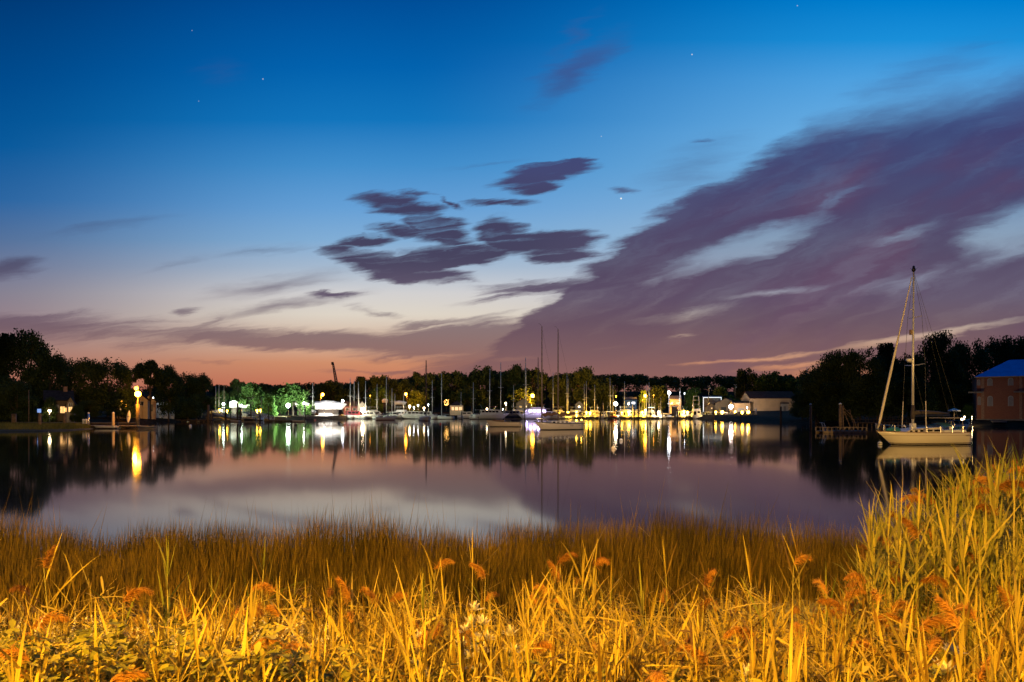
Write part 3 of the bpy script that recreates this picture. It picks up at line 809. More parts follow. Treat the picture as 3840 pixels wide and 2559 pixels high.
def wrapped(label, px, bot, wpx, hpx, d, heading=0, group='boats stored under white covers', tm=None):
    """boat laid up ashore under a peaked cover"""
    x = (px - CX) / F * d; zb = H - (bot - HY) / F * d; L = wpx / F * d; hh = hpx / F * d; B = min(L * .34, 3.6)
    t = thing('covered_boat', label, 'covered boat', (x, d, zb), math.radians(heading), group)
    hull_mb(L, B, hh * .45, .02, .8, .25, .12, .8).build('hull', HULLW, t, True)
    n = 12; rows = []
    for i in range(n):
        u = i / (n - 1); xx = -L / 2 + L * u
        y = half_beam(L, B, xx, .8) * 1.03 + .02; zs = sheer_z(L, hh * .45, xx, .25) - .1; zr = hh * (.93 - .35 * abs(u - .42) ** 1.5 * 2 + .02 * math.sin(i * 2.1))
        zr = max(zr, zs + .1)
        rows.append([(xx, -y, zs), (xx, -y * .72, zs + (zr - zs) * .55), (xx, 0, zr), (xx, y * .72, zs + (zr - zs) * .55), (xx, y, zs)])
    vs = sum(rows, []); fs = [(i * 5 + j, i * 5 + j + 1, i * 5 + j + 6, i * 5 + j + 5) for i in range(n - 1) for j in range(4)] + [(0, 1, 2, 3, 4), tuple((n - 1) * 5 + j for j in range(5))]
    MB().add(vs, fs).build('cover', tm or TARP, t)
    MB().box(-L * .33, L * .27, -B * .2, B * .2, -max(.6, zb - land_z(x, d)), hh * .06).build('cradle', WOODD, t)
    for sx in (-.28, .22):
        for sg in (-1, 1): MB().tube([(sx * L, sg * B * .36, hh * .12), (sx * L, sg * B * .55, -max(.6, zb - land_z(x, d)))], .07, 5).build('jack_stand', WOODD, t)
    return t
# ------------------------------------------------------------------ docks, pilings, lamps
PG = 'wooden mooring pilings'
def piling(label, px, top, d, r=.16, lean=0.0, m=None, cap=False, bottom=-.6, group=PG, twin=False):
    x = (px - CX) / F * d; zt = H - (top - HY) / F * d
    t = thing('piling', label, 'piling', (x, d, 0), 0, group)
    mb = MB(); offs = [(-.2, 0), (.2, .1)] if twin else [(0, 0)]
    for ox, oy in offs: mb.tube([(ox, oy, bottom), (ox + lean * .5, oy, zt * .5), (ox + lean, oy, zt)], [r * 1.08, r, r * .9], 9)
    mb.build('shaft', m or WOODP, t, True)
    c = MB()
    for ox, oy in offs: c.lathe([(r * 1.0, zt), (r * 1.0, zt + .06), (.02, zt + (.26 if cap else .10))], (ox + lean, oy, 0), 9)
    c.build('cap', TARP if cap else WOODD, t)
    return t

def dock(label, a, b, z, width=1.6, group=None, name='floating_dock', m=None, fascia=None, thick=.34, posts=0, railing=False, cat='dock'):
    """walkway from a to b, each (pixel column, depth)"""
    p = Vector(((a[0] - CX) / F * a[1], a[1], 0)); q = Vector(((b[0] - CX) / F * b[1], b[1], 0))
    L = (q - p).length; t = thing(name, label, cat, p, math.atan2(q.y - p.y, q.x - p.x), group)
    mb = MB(); n = max(2, int(L / .9))
    for i in range(n): mb.box(L * i / n + .01, L * (i + 1) / n - .01, -width / 2, width / 2, z - .05, z)
    mb.build('deck', m or PLANK, t)
    f = MB()
    for sg in (-1, 1): f.box(0, L, sg * width / 2 - .06, sg * width / 2 + .06, z - thick, z - .053)
    for k in range(max(2, int(L / 4)) + 1):
        xx = .05 + (L - .1) * k / max(2, int(L / 4)); f.box(xx - .04, xx + .04, -width / 2 + .063, width / 2 - .063, z - thick, z - .054)
    f.build('fascia', fascia or WOODD, t)
    if z < 1.0:
        fl = MB()
        for k in range(int(L / 3)): fl.box(k * 3 + .4, k * 3 + 2.4, -width / 2 + .15, width / 2 - .15, -.2, z - thick - .003)
        if fl.v: fl.build('float', DARK, t)
    if posts:
        s = MB()
        for i in range(posts):
            xx = .3 + (L - .6) * i / (posts - 1)
            for sg in (-1, 1): s.tube([(xx, sg * (width / 2 - .2), -.8), (xx, sg * (width / 2 - .2), z - .06)], .13, 7)
        s.build('support_post', WOODP, t)
    if railing:
        s = MB(); k = max(3, int(L / 1.8))
        for sg in (-1, 1):
            for i in range(k + 1): s.box(L * i / k - .05, L * i / k + .05, sg * width / 2 - .05, sg * width / 2 + .05, z, z + 1.0)
            s.box(0, L, sg * width / 2 - .04, sg * width / 2 + .04, z + 1.003, z + 1.07)
            s.box(0, L, sg * width / 2 - .025, sg * width / 2 + .025, z + .45, z + .53)
        s.build('railing', m or PLANK, t)
    return t

def gangway(label, a, za, b, zb, width=1.2, group='gangways down to the floating docks'):
    """aluminium ramp with zigzag side trusses"""
    p = Vector(((a[0] - CX) / F * a[1], a[1], za)); q = Vector(((b[0] - CX) / F * b[1], b[1], zb)); h = (q - p); L = math.hypot(h.x, h.y)
    t = thing('gangway', label, 'gangway', (p.x, p.y, 0), math.atan2(h.y, h.x), group)
    Z = lambda s: za + (zb - za) * s
    MB().add([(0, -width / 2, za), (L, -width / 2, zb), (L, width / 2, zb), (0, width / 2, za), (0, -width / 2, za - .1), (L, -width / 2, zb - .1), (L, width / 2, zb - .1), (0, width / 2, za - .1)],
             [(0, 1, 2, 3), (7, 6, 5, 4), (0, 4, 5, 1), (1, 5, 6, 2), (2, 6, 7, 3), (3, 7, 4, 0)]).build('walkway', PLANK, t)
    n = max(3, int(L / 2.2)); r = .055
    for sg in (-1, 1):
        tr = MB(); y = sg * width / 2
        tr.tube([(0, y, Z(0) + 1.05), (L, y, Z(1) + 1.05)], r, 5); tr.tube([(0, y, Z(0)), (L, y, Z(1))], r, 5)
        for i in range(n + 1):
            s = i / n; tr.tube([(L * s, y, Z(s)), (L * s, y, Z(s) + 1.05)], r * .8, 5)
            if i < n: tr.tube([(L * s, y, Z(s) + 1.05), (L * (i + 1) / n, y, Z((i + 1) / n))], r * .7, 5)
        tr.build('side_truss', ALU, t)
    return t

def lamp_light(parent, loc, power, g, inland=True):
    """the light a lamp throws on its surroundings; most are shielded and turned inland, away from the water"""
    ld = bpy.data.lights.new('lamp_light', 'SPOT' if inland else 'POINT'); ld.energy = power; ld.shadow_soft_size = .3
    if inland: ld.spot_size = math.radians(172); ld.spot_blend = .25
    c = g.node_tree.nodes['Principled BSDF'].inputs['Emission Color'].default_value; ld.color = tuple(c)[:3]
    o = bpy.data.objects.new('lamp_light', ld); COL.objects.link(o); o.parent = parent; o.location = loc
    if inland: o.rotation_euler = Vector((0, 1, -.06)).to_track_quat('-Z', 'Y').to_euler()

def dock_lamp(label, px, py, d, r=.27, g=None, zb=None, group='glowing lamps along the marina docks', power=None):
    x = (px - CX) / F * d; z = H - (py - HY) / F * d; zb = land_z(x, d) if zb is None else zb
    t = thing('dock_lamp', label, 'lamp', (x, d, 0), 0, group)
    MB().tube([(0, .05, min(zb, z - .5)), (0, .05, z - r * .9)], [.07, .05], 7).build('post', STEEL, t)
    r *= 1.4
    lamp_light(t, (0, -.1, z - r - .34), power if power is not None else (2200 if g is None or g == G_YEL else 900) * (r / .36) ** 2, g or G_YEL)
    MB().ball((0, 0, z), r, 10, 6).build('lamp_globe', g or G_YEL, t, True)
    MB().lathe([(r * .9, z + r * .86), (r * .5, z + r * 1.2), (.02, z + r * 1.3)], (0, 0, 0), 8).build('lamp_cap', DARK, t)
    return t

def street_lamp(label, px, py, d, r=.38, g=None, arm=-1.2, zb=None, group='sodium street lamps', pole=WOODP, name='street_lamp', power=None):
    x = (px - CX) / F * d; z = H - (py - HY) / F * d
    bx = x + arm; zb = land_z(bx, d) if zb is None else zb
    t = thing(name, label, 'street lamp', (bx, d, 0), 0, group)
    MB().tube([(0, 0, max(zb, -.5) - .3), (0, 0, z + .8)], [.15, .10], 8).build('pole', pole, t, True)
    if arm: MB().tube([(0, 0, z + .5), (-arm * .5, 0, z + .62), (-arm, 0, z + r + .12)], .05, 6).build('arm', STEEL, t)
    MB().lathe([(r * .95, z + r * .35), (r * .7, z + r * .95), (.03, z + r * 1.25)], (-arm, 0, 0), 10).build('lamp_hood', DARK, t)
    r *= 1.3
    lamp_light(t, (-arm, -.1 if arm else (.5 if name == 'floodlight' else -1.1), z - r - .36), power if power is not None else 26000 * (r / .55) ** 2, g or G_SOD, arm != 0 or name == 'floodlight')
    MB().ball((-arm, 0, z), r, 12, 7).build('lamp_bulb', g or G_SOD, t, True)
    return t

def pole(label, px, top, d, bot=None, r=.13, m=None, lean=0.0, transformer=False, cross=False, name='utility_pole', cat='pole', group='poles along the shore'):
    x = (px - CX) / F * d; zt = H - (top - HY) / F * d; zb = land_z(x, d) if bot is None else H - (bot - HY) / F * d
    t = thing(name, label, cat, (x, d, 0), 0, group)
    MB().tube([(0, 0, zb), (lean, 0, zt)], [r * 1.15, r * .8], 8).build('shaft', m or WOODP, t, True)
    if transformer: MB().lathe([(.25, zt - 2.1), (.3, zt - 2), (.3, zt - 1.2), (.1, zt - 1.1)], (lean + .45, -.1, 0), 10).build('transformer', GREYP, t, True)
    if cross:
        c = MB(); c.box(lean - 1.0, lean + 1.0, -.16, -.05, zt - .5, zt - .38)
        c.build('crossarm', WOODP, t)
        i = MB()
        for k in (-.9, -.3, .5, .9): i.lathe([(.05, zt - .376), (.06, zt - .3), (.03, zt - .22)], (lean + k, -.1, 0), 6)
        i.build('insulator', GREYP, t)
    return t

# ------------------------------------------------------------------ buildings
def house(label, px, base, wpx, wall, apex, d, depth=8, rz=0.0, wm=None, rm=None, gable_front=False, windows=(), doors=(), group=None, name='house', cat='house', winmat=None, over=.35, chim=False, hip=False, trim=False, zb=None, face=True):
    """px centre column, base/wall/apex rows; windows: (u, v, w, h, material) in wall fractions on the side facing the water"""
    x = (px - CX) / F * d; z0 = H - (base - HY) / F * d if zb is None else zb
    if face: th_ = math.atan((px - CX) / F); rz -= th_ * .9; wpx *= math.cos(th_ * .9)
    zw = H - (wall - HY) / F * d - z0; za = H - (apex - HY) / F * d - z0; W = wpx / F * d
    t = thing(name, label, cat, (x, d, z0), rz, group); wm = wm or SIDING; rm = rm or ROOFD
    mb = MB().box(-W / 2, W / 2, 0, depth, -2.5, zw)
    if not hip:
        if gable_front:
            mb.prism([(-W / 2, zw + .001), (W / 2, zw + .001), (0, za - .05)], .0, depth)
        else:
            for xx in (-W / 2, W / 2 - .12): mb.add([(xx, 0, zw), (xx + .12, 0, zw), (xx + .12, depth, zw), (xx, depth, zw), (xx, depth / 2, za - .06), (xx + .12, depth / 2, za - .06)], [(0, 3, 4), (1, 5, 2), (0, 4, 5, 1), (3, 2, 5, 4)])
    wo = mb.build('wall', wm, t)
    r = MB(); o = over; th = .16
    if hip:
        k = min(W, depth) * .5 * .98
        r.add([(-W / 2 - o, -o, zw), (W / 2 + o, -o, zw), (W / 2 + o, depth + o, zw), (-W / 2 - o, depth + o, zw), (-W / 2 + k, depth / 2, za), (W / 2 - k, depth / 2, za)], [(0, 1, 5, 4), (1, 2, 5), (2, 3, 4, 5), (3, 0, 4), (3, 2, 1, 0)])
    elif gable_front:
        sl = (za - zw) / (W / 2)
        for sg in (-1, 1): r.add([(0, -o, za), (sg * (W / 2 + o), -o, zw - sl * o), (sg * (W / 2 + o), depth + o, zw - sl * o), (0, depth + o, za), (0, -o, za + th), (sg * (W / 2 + o), -o, zw - sl * o + th), (sg * (W / 2 + o), depth + o, zw - sl * o + th), (0, depth + o, za + th)],
                                 [(0, 1, 2, 3), (4, 7, 6, 5), (0, 4, 5, 1), (1, 5, 6, 2), (2, 6, 7, 3)])
    else:
        sl = (za - zw) / (depth / 2)
        for ya, yb in ((-o, depth / 2), (depth + o, depth / 2)): r.add([(-W / 2 - o, yb, za), (-W / 2 - o, ya, zw - sl * o), (W / 2 + o, ya, zw - sl * o), (W / 2 + o, yb, za), (-W / 2 - o, yb, za + th), (-W / 2 - o, ya, zw - sl * o + th), (W / 2 + o, ya, zw - sl * o + th), (W / 2 + o, yb, za + th)],
                                 [(0, 1, 2, 3), (4, 7, 6, 5), (0, 4, 5, 1), (1, 5, 6, 2), (2, 6, 7, 3)])
    ro = r.build('roof', rm, t)
    if chim: MB().box(W * .18, W * .18 + .8, depth * .5 - .4, depth * .5 + .4, zw + (za - zw) * .5, za + 1.1).build('chimney', mat('brick_chimney', (.34, .2, .13), .9, noise=.3), ro)
    for u, v, w, h, m in windows:
        xc = -W / 2 + u * W; zc = v * zw
        fr = MB(); f = .09
        x0, x1, y0, y1 = xc - w / 2, xc + w / 2, zc - h / 2, zc + h / 2
        fr.box(x0 - f, x0, -.07, -.003, y0 - f, y1 + f); fr.box(x1, x1 + f, -.07, -.003, y0 - f, y1 + f); fr.box(x0, x1, -.07, -.003, y0 - f, y0); fr.box(x0, x1, -.07, -.003, y1, y1 + f)
        fr.box(xc - .03, xc + .03, -.06, -.003, y0, y1)
        wo_ = fr.build('window', SIDING, t)
        MB().box(x0, xc - .032, -.03, -.004, y0, y1).box(xc + .032, x1, -.03, -.004, y0, y1).build('pane', m or GLASSD, wo_)
    for u, w, h, m in doors:
        xc = -W / 2 + u * W; do = MB().box(xc - w / 2, xc + w / 2, -.06, -.003, 0, h).build('door', m or GREYP, t)
    if trim:
        tm = MB()
        for xx in (-W / 2 - .03, W / 2 - .22): tm.box(xx, xx + .25, -.08, -.003, 0, zw - .3)
        tm.box(-W / 2 - .03, W / 2 + .03, -.1, -.003, zw - .297, zw - .01)
        tm.build('trim', glow('glowing_trim', (.9, 1.0, 1.0), 1.6), t)  # trim boards carry a white glow in their material
    return t

Wd = G_WIN; Ww = G_WINW
house('small dark house with lit windows and a chimney among the left trees', 222, 1548, 100, 1500, 1466, 163, 6, .1, mat('brown_siding', (.16, .12, .08), .8, noise=.2), ROOFD, False,
      [(.15, .2, 1.0, 1.3, Wd), (.62, .22, .9, 1.5, Wd), (.82, .22, 1.6, 1.0, Wd), (.3, .75, .5, .7, Wd)], [(.42, .9, 1.9, GREYP)], 'houses on the left shore', chim=True)
house('pale gabled wing beside the small dark house', 264, 1546, 28, 1512, 1490, 160, 5, .0, mat('taupe_siding', (.25, .2, .15), .8, noise=.15), ROOFD, True, [(.5, .3, .7, 1.1, Wd), (.5, .8, .6, .8, GLASSD)], [], 'houses on the left shore')
house('white shed at the left edge with a window', 6, 1540, 36, 1494, 1478, 166, 5, .0, SIDING, ROOFD, False, [(.75, .6, .9, .9, Ww), (.75, .2, .9, .8, GLASSD)], [], 'houses on the left shore')
house('cream gabled house behind the orange lamp pole', 515, 1545, 78, 1500, 1470, 196, 8, -.12, CREAM, ROOFD, True, [(.3, .7, .8, 1.1, GLASSD), (.72, .7, .8, 1.1, GLASSD)], [(.5, .9, 2.0, DARK)], 'houses on the left shore')
house('lower cream gabled house right of the orange lamp pole', 560, 1543, 50, 1506, 1482, 200, 8, .1, CREAM, ROOFD, True, [(.3, .5, .8, 1.0, GLASSD)], [(.62, 1.0, 2.0, DARK)], 'houses on the left shore')
house('orange lit open porch left of the cream gabled house', 457, 1540, 36, 1508, 1498, 186, 4, 0, mat('ochre_siding', (.55, .36, .14), .7, noise=.15), ROOFD, False, [(.3, .55, .7, 1.0, Wd), (.7, .55, .7, 1.0, Wd)], [(.5, .8, 1.8, Wd)], 'houses on the left shore', name='porch')
house('long white house seen under the flat topped tree', 618, 1542, 70, 1508, 1494, 212, 7, 0, SIDING, ROOFD, False, [(.15, .5, .8, 1.2, GLASSD), (.5, .5, .8, 1.2, GLASSD), (.85, .5, .8, 1.2, GLASSD)], [(.34, .9, 2.0, DARK)], 'houses on the left shore')
house('low dark cabin with a pale fascia on the left shore', 668, 1530, 34, 1498, 1492, 222, 6, 0, MAROON, CREAM, False, [(.5, .5, .9, 1.0, GLASSD)], [], 'houses on the left shore', name='cabin', cat='cabin')
house('little pale shed behind the tall thick piling', 741, 1543, 32, 1527, 1521, 236, 4, 0, CREAM, ROOFD, False, [(.3, .5, .6, .6, GLASSD)], [(.7, .8, 1.1, DARK)], 'houses on the left shore', name='shed', cat='shed')
house('dark roofed boat shed behind the four close white masts', 1322, 1548, 66, 1522, 1506, 330, 9, 0, mat('dark_red_siding', (.10, .03, .025), .8, noise=.2), ROOFD, False, [(.2, .5, 1.4, 1.0, GLASSD), (.6, .5, 1.4, 1.0, GLASSD)], [(.85, 1.2, 2.2, DARK)], 'marina sheds', name='boat_shed', cat='shed')
house('pale gable end of the boat shed with a bright opening', 1358, 1549, 34, 1522, 1506, 326, 8, .0, CREAM, ROOFD, True, [], [(.5, 2.2, 2.0, G_WARM if False else GREYP)], 'marina sheds', name='boat_shed', cat='shed')
house('small cottage with three glowing windows', 1712, 1545, 50, 1521, 1504, 338, 8, 0, CREAM, ROOFD, False, [(.22, .5, 1.0, 1.5, Wd), (.5, .5, 1.4, 1.5, Wd), (.8, .5, 1.4, 1.5, Wd)], [], 'marina sheds', name='cottage', hip=True)
house('dim gabled boat shed left of the big orange lamp', 1962, 1548, 52, 1512, 1494, 345, 9, 0, mat('weathered_siding', (.22, .19, .15), .85, noise=.2, spec=.1), ROOFD, True, [(.3, .6, 1.0, 1.0, GLASSD), (.7, .6, 1.0, 1.0, GLASSD)], [(.5, 2.0, 2.2, GREYP)], 'marina sheds', name='boat_shed', cat='shed')
house('little gabled hut between the bare masts', 2172, 1540, 30, 1516, 1504, 345, 6, 0, mat('weathered_siding', (.22, .19, .15), .85), ROOFD, True, [(.5, .6, .9, .9, GLASSD)], [], 'marina sheds', name='shed', cat='shed')
house('blue building with a dark roof and white eaves', 2366, 1545, 42, 1501, 1490, 362, 8, 0, mat('blue_siding', (.05, .16, .34), .6, noise=.1), mat('slate_blue_roof', (.03, .04, .06), .8, noise=.2), False, [(.3, .7, 1.0, 1.3, GLASSD), (.72, .75, 1.6, 1.0, Ww)], [(.5, .9, 2.0, DARK)], 'marina sheds', name='shop')
house('white house with a grey roof beside the bright white mast', 2533, 1548, 42, 1497, 1485, 368, 8, 0, SIDING, mat('grey_roof', (.16, .17, .19), .8, noise=.15), False, [(.22, .7, 1.0, 1.1, GLASSD), (.68, .7, 1.5, 1.1, GLASSD), (.3, .25, 1.0, 1.1, GLASSD)], [(.6, .9, 1.9, GREYP)], 'marina sheds')
house('grey building outlined with white glowing trim', 2671, 1545, 68, 1490, 1487, 366, 7, 0, GREYP, GREYP, False, [(.35, .5, 1.2, 1.4, GLASSD), (.65, .5, 1.2, 1.4, GLASSD)], [(.5, .9, 2.0, DARK)], 'marina sheds', name='shop', trim=True)
house('small pale gabled shed in front of the grey outlined building', 2669, 1545, 52, 1526, 1514, 345, 6, 0, mat('dim_beige_siding', (.28, .21, .14), .85, noise=.15, spec=.1), ROOFB, True, [(.5, .7, .6, .5, Wd)], [], 'marina sheds', name='shed', cat='shed')
house('brown roofed gabled shed left of the big beige hall', 2722, 1545, 80, 1512, 1494, 330, 9, -.25, mat('dim_beige_siding', (.28, .21, .14), .85), ROOFB, True, [(.75, .6, .8, .9, GLASSD)], [(.4, 2.4, 2.3, DARK)], 'marina sheds', name='shed', cat='shed')
house('big beige hall with a long brown roof', 2900, 1552, 174, 1494, 1468, 300, 12, 0, BEIGE, ROOFB, False, [], [(.12, 1.0, 2.1, GREYP)], 'marina sheds', name='hall', cat='hall', face=False)
house('low lean-to at the left end of the big beige hall', 2784, 1552, 60, 1512, 1506, 298, 7, 0, BEIGE, ROOFB, False, [], [(.4, 2.6, 2.4, GREYP)], 'marina sheds', name='lean_to', cat='shed', face=False)
house('little pale kiosk in front of the beige hall, lit yellow below', 2943, 1541, 26, 1514, 1511, 288, 3, 0, SIDING, ROOFB, False, [], [(.5, .9, 1.9, GREYP)], 'marina sheds', name='kiosk', cat='kiosk')

def brick_house(rz=-.52):
    """unfinished two-storey brick house under a blue roof sheet at the right edge"""
    d = 160; z0 = land_z((3750 - CX) / F * d, d) - .3
    Z = lambda py: H - (py - HY) / F * d; X0 = (3663 - CX) / F * d; Xp = lambda px: X0 + ((px - CX) / F * d - X0) / (math.cos(rz) + (px - CX) / F * -math.sin(rz))
    m = bpy.data.materials.new('brick'); m.use_nodes = True; nt = m.node_tree; b = nt.nodes['Principled BSDF']; b.inputs['Roughness'].default_value = .9
    tc = nt.nodes.new('ShaderNodeTexCoord'); mp = nt.nodes.new('ShaderNodeMapping'); mp.inputs[2].default_value = (math.pi / 2, 0, 0); nt.links.new(tc.outputs['Object'], mp.inputs[0])
    br = nt.nodes.new('ShaderNodeTexBrick'); br.inputs['Scale'].default_value = 2.2; br.inputs['Color1'].default_value = (.46, .16, .085, 1); br.inputs['Color2'].default_value = (.36, .115, .065, 1); br.inputs['Mortar'].default_value = (.35, .28, .22, 1); br.inputs['Mortar Size'].default_value = .015
    nt.links.new(mp.outputs[0], br.inputs['Vector']); nt.links.new(br.outputs[0], b.inputs['Base Color'])
    t = thing('brick_house', 'unfinished brick house under a bright blue roof sheet at the right edge', 'house', (X0, d, z0), rz, None)
    W = Xp(4010) - Xp(3663); zw = Z(1414) - z0; za = Z(1347) - z0; D = 13
    MB().box(0, W, 0, D, .5, zw).build('wall', m, t)
    MB().box(-.12, W + .1, -.12, D, -2, .497).build('foundation', CONC, t)
    blue = mat('blue_roof_sheet', (.05, .34, .95), .8, noise=.18, nscale=.5)
    o = .5; ax = Xp(3800) - Xp(3663)
    MB().add([(-o, -o, zw), (W + o, -o, zw), (W + o, D + o, zw), (-o, D + o, zw), (ax, D * .55, za), (ax + 7, D * .55, za)], [(0, 1, 5, 4), (1, 2, 5), (2, 3, 4, 5), (3, 0, 4), (3, 2, 1, 0)]).build('roof', blue, t)
    MB().box(-o, W + o, -o - .06, -o - .003, zw - .22, zw - .003).build('eave_board', CREAM, t)
    for px, top, bot, w in ((3670, 1424, 1446, .6), (3712, 1420, 1448, 1.0), (3672, 1488, 1520, .6), (3713, 1486, 1524, 1.05), (3790, 1420, 1448, 1.0), (3790, 1486, 1524, 1.0)):
        xc = Xp(px) - Xp(3663); zt, zb = Z(top) - z0, Z(bot) - z0
        pts = [(xc - w / 2, zb), (xc + w / 2, zb)] + [(xc + w / 2 * math.cos(a), zt - w / 2 + w / 2 * math.sin(a)) for a in [math.pi * k / 8 for k in range(9)]]
        fr = MB().prism(pts, -.05, -.003).build('window', SIDING, t)
        ins = [(xc + (x - xc) * .82, zb + .1 + (z - zb - .1) * .93) for x, z in pts]
        MB().prism(ins, -.08, -.052).build('pane', mat('boarded_pane', (.40, .36, .36), .6, noise=.15), fr)
    for px in (3685, 3828):
        xc = Xp(px) - Xp(3663); MB().box(xc - .28, xc + .28, -.16, -.003, .5, zw - .25).build('pilaster', mat('pale_brick', (.50, .30, .20), .9, noise=.25), t)
    for x0, x1 in ((Xp(3630) - Xp(3663), Xp(3682) - Xp(3663)), (Xp(3800) - Xp(3663), W)):
        MB().box(x0, x1, -1.5, -.165, Z(1475) - z0, Z(1470) - z0).build('balcony_slab', CONC, t)
brick_house()

# the crane far behind the trees
def crane():
    d = 470; t = thing('crane', 'dark lattice crane boom rising behind the trees, tilted left', 'crane', at(1260, 1450, d), 0)
    a = at(1262, 1440, d) - t.location; b = at(1248, 1360, d) - t.location
    for dx in (-.9, .9):
        for dy in (-.9, .9): 
            o = Vector((dx, dy, 0)); MB().tube([a + o, b + o * .45], .16, 5).build('boom_chord', DARK, t)
    br = MB(); n = 13
    for i in range(n):
        s, e = a.lerp(b, i / n), a.lerp(b, (i + 1) / n); k, k2 = 1 - .55 * i / n, 1 - .55 * (i + 1) / n
        for dy in (-.9, .9):
            br.tube([s + Vector((-.9 * k, dy * k, 0)), e + Vector((.9 * k2, dy * k2, 0))], .12, 4); br.tube([s + Vector((.9 * k, dy * k, 0)), e + Vector((-.9 * k2, dy * k2, 0))], .12, 4)
    br.build('boom_lattice', DARK, t)
    MB().box(b.x - .9, b.x + .5, b.y - .6, b.y + .6, b.z - 1.6, b.z + .3).build('boom_head', DARK, t)
    MB().box(a.x - 1.5, a.x + 2.5, a.y - 2, a.y + 2, a.z - 22, a.z + .3).build('crane_cab', DARK, t)
crane()

# ------------------------------------------------------------------ left shore
def mound_grass(name, label, n, fx, hgt, rng, m, wid=.05):
    pts = np.array([fx() for _ in range(n)]); h = hgt * rng.uniform(.6, 1.25, n)
    a = rng.uniform(0, 2 * math.pi, n); c, s = np.cos(a) * wid, np.sin(a) * wid; lx, ly = rng.normal(0, .18, n) * h, rng.normal(0, .18, n) * h
    v = np.stack([pts + np.c_[-c, -s, np.zeros(n)], pts + np.c_[c, s, np.zeros(n)], pts + np.c_[lx, ly, h]], 1).reshape(-1, 3)
    return tag(link(name, np_mesh(name, v, np.arange(n * 3).reshape(n, 3), m)), label, 'grass', None, 'stuff')

def left_marsh():
    rng = np.random.default_rng(11)
    ring = []
    P = [(-900, 112), (-100, 109), (150, 112), (260, 117), (345, 128), (340, 142), (200, 150), (-100, 156), (-900, 158)]
    v = []; n = len(P)
    for k, (z, s) in enumerate(((-.6, 1.06), (.12, 1.0), (.38, .93), (.5, .8))):
        cx, cd = -150, 133
        for px, d in P:
            d2 = cd + (d - cd) * s; p2 = cx + (px - cx) * s; v.append(((p2 - CX) / F * d2, d2, z))
    f = [(k * n + i, k * n + (i + 1) % n, (k + 1) * n + (i + 1) % n, (k + 1) * n + i) for k in range(3) for i in range(n)] + [tuple(3 * n + i for i in range(n))]
    mb = MB(); mb.add(v, f)
    tag(mb.build('marsh_bank', mat('marsh_turf', (.045, .045, .018), .95, noise=.5, nscale=.5)), kind='structure')
    def pt():
        while True:
            px = rng.uniform(-420, 338); lo = np.interp(px, [-420, -100, 150, 260, 345], [113, 110.5, 113, 118, 129]); hi = np.interp(px, [-420, 200, 345], [154, 148, 140])
            d = lo + (hi - lo) * rng.random() ** 1.6
            return ((px - CX) / F * d, d, .12 + min(.36, (d - lo) * .05))
    mound_grass('marsh_grass', 'low dim green grass covering the marsh spit on the left', 17000, pt, .62, rng, foliage_mat('marsh_blades', (.09, .095, .022), (.17, .17, .04), (.28, .24, .06), .3, .2), .045)
left_marsh()

dock('long low walkway over the marsh between the left pilings', (55, 147), (300, 140), 1.0, 1.3, None, 'walkway', None, None, .22, 6)
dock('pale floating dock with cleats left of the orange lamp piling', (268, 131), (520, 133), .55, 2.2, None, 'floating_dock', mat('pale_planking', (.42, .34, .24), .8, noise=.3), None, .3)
dock('second walkway behind the pale floating dock', (270, 138), (512, 140), 1.0, 1.4, None, 'walkway')
for a in [
    ('pair of bare pilings standing together at far left', 52, 1553, 146, .30, 0, None, False, True),
    ('single piling in front of the blue glowing screen', 149, 1553, 124, .28, 0, None, False, False),
    ('single piling left of the low marsh tip', 242, 1552, 140, .30, 0, None, False, False),
    ('pale metal piling lit orange at the floating dock', 332, 1551, 132, .20, 0, STEEL, True, False),
    ('pale piling with white cap left of the kayak rack', 425, 1550, 133, .26, 0, CREAM, True, False),
]: piling(*a[:6], m=a[6], cap=a[7], twin=a[8])
t = street_lamp('orange glowing lamp on the thick piling of the left dock', 517, 1478, 131, .42, G_SOD, 0, -.5, None, WOODP, power=1800)
MB().tube([(0, 0, -.8), (0, 0, at(0, 1516, 131).z)], .33, 10).build('base_piling', WOODP, t, True)
street_lamp('smaller orange lamp just above the lamp on the thick piling', 511, 1457, 178, .36, glow('sodium_bulb_soft', SOD, 22), .7, power=2500)
pole('thin bare pole in front of the left shrubs', 108, 1463, 146, 1582, .10)
pole('thin orange lit pole right of the long white house', 638, 1484, 205, 1538, .16)
def screen():
    d = 150; t = thing('information_screen', 'small blue glowing screen on a post at the left', 'screen', at(148, 1560, d), 0)
    z = at(148, 1541, d).z - t.location.z
    MB().box(-.5, .5, -.08, .08, z - .48, z + .48).build('case', DARK, t); MB().box(-.43, .43, -.1, -.083, z - .4, z + .4).build('display', G_BLUE, t)
    MB().tube([(0, 0, -1.2), (0, 0, z - .49)], .05, 6).build('post', STEEL, t)
screen()
dock_lamp('bright warm porch lamp at the small dark house', 186, 1541, 156, .22, G_WARM, None, 'lamps at the left houses', 130)
dock_lamp('dim orange lamp on the orange lit porch', 472, 1517, 183, .15, glow('porch_bulb', SOD, 14), None, 'lamps at the left houses')
dock_lamp('tiny orange lamp left of the orange lamp piling', 456, 1506, 182, .14, glow('porch_bulb', SOD, 14), None, 'lamps at the left houses')
dock_lamp('small white lamp under the flat topped tree', 575, 1492, 208, .12, glow('dim_white_bulb', COOL, 25), None, 'lamps at the left houses')
skiff('pale skiff tied left of the orange lamp piling', 395, 129.5, 4.6, 176, HULLW, True)
skiff('dark inflatable with outboard right of the orange lamp piling', 548, 128, 4.2, 170, HULLN, True)
skiff('small white dinghy drawn up on the brown dock', 742, 214, 4.6, 4, HULLW, False)
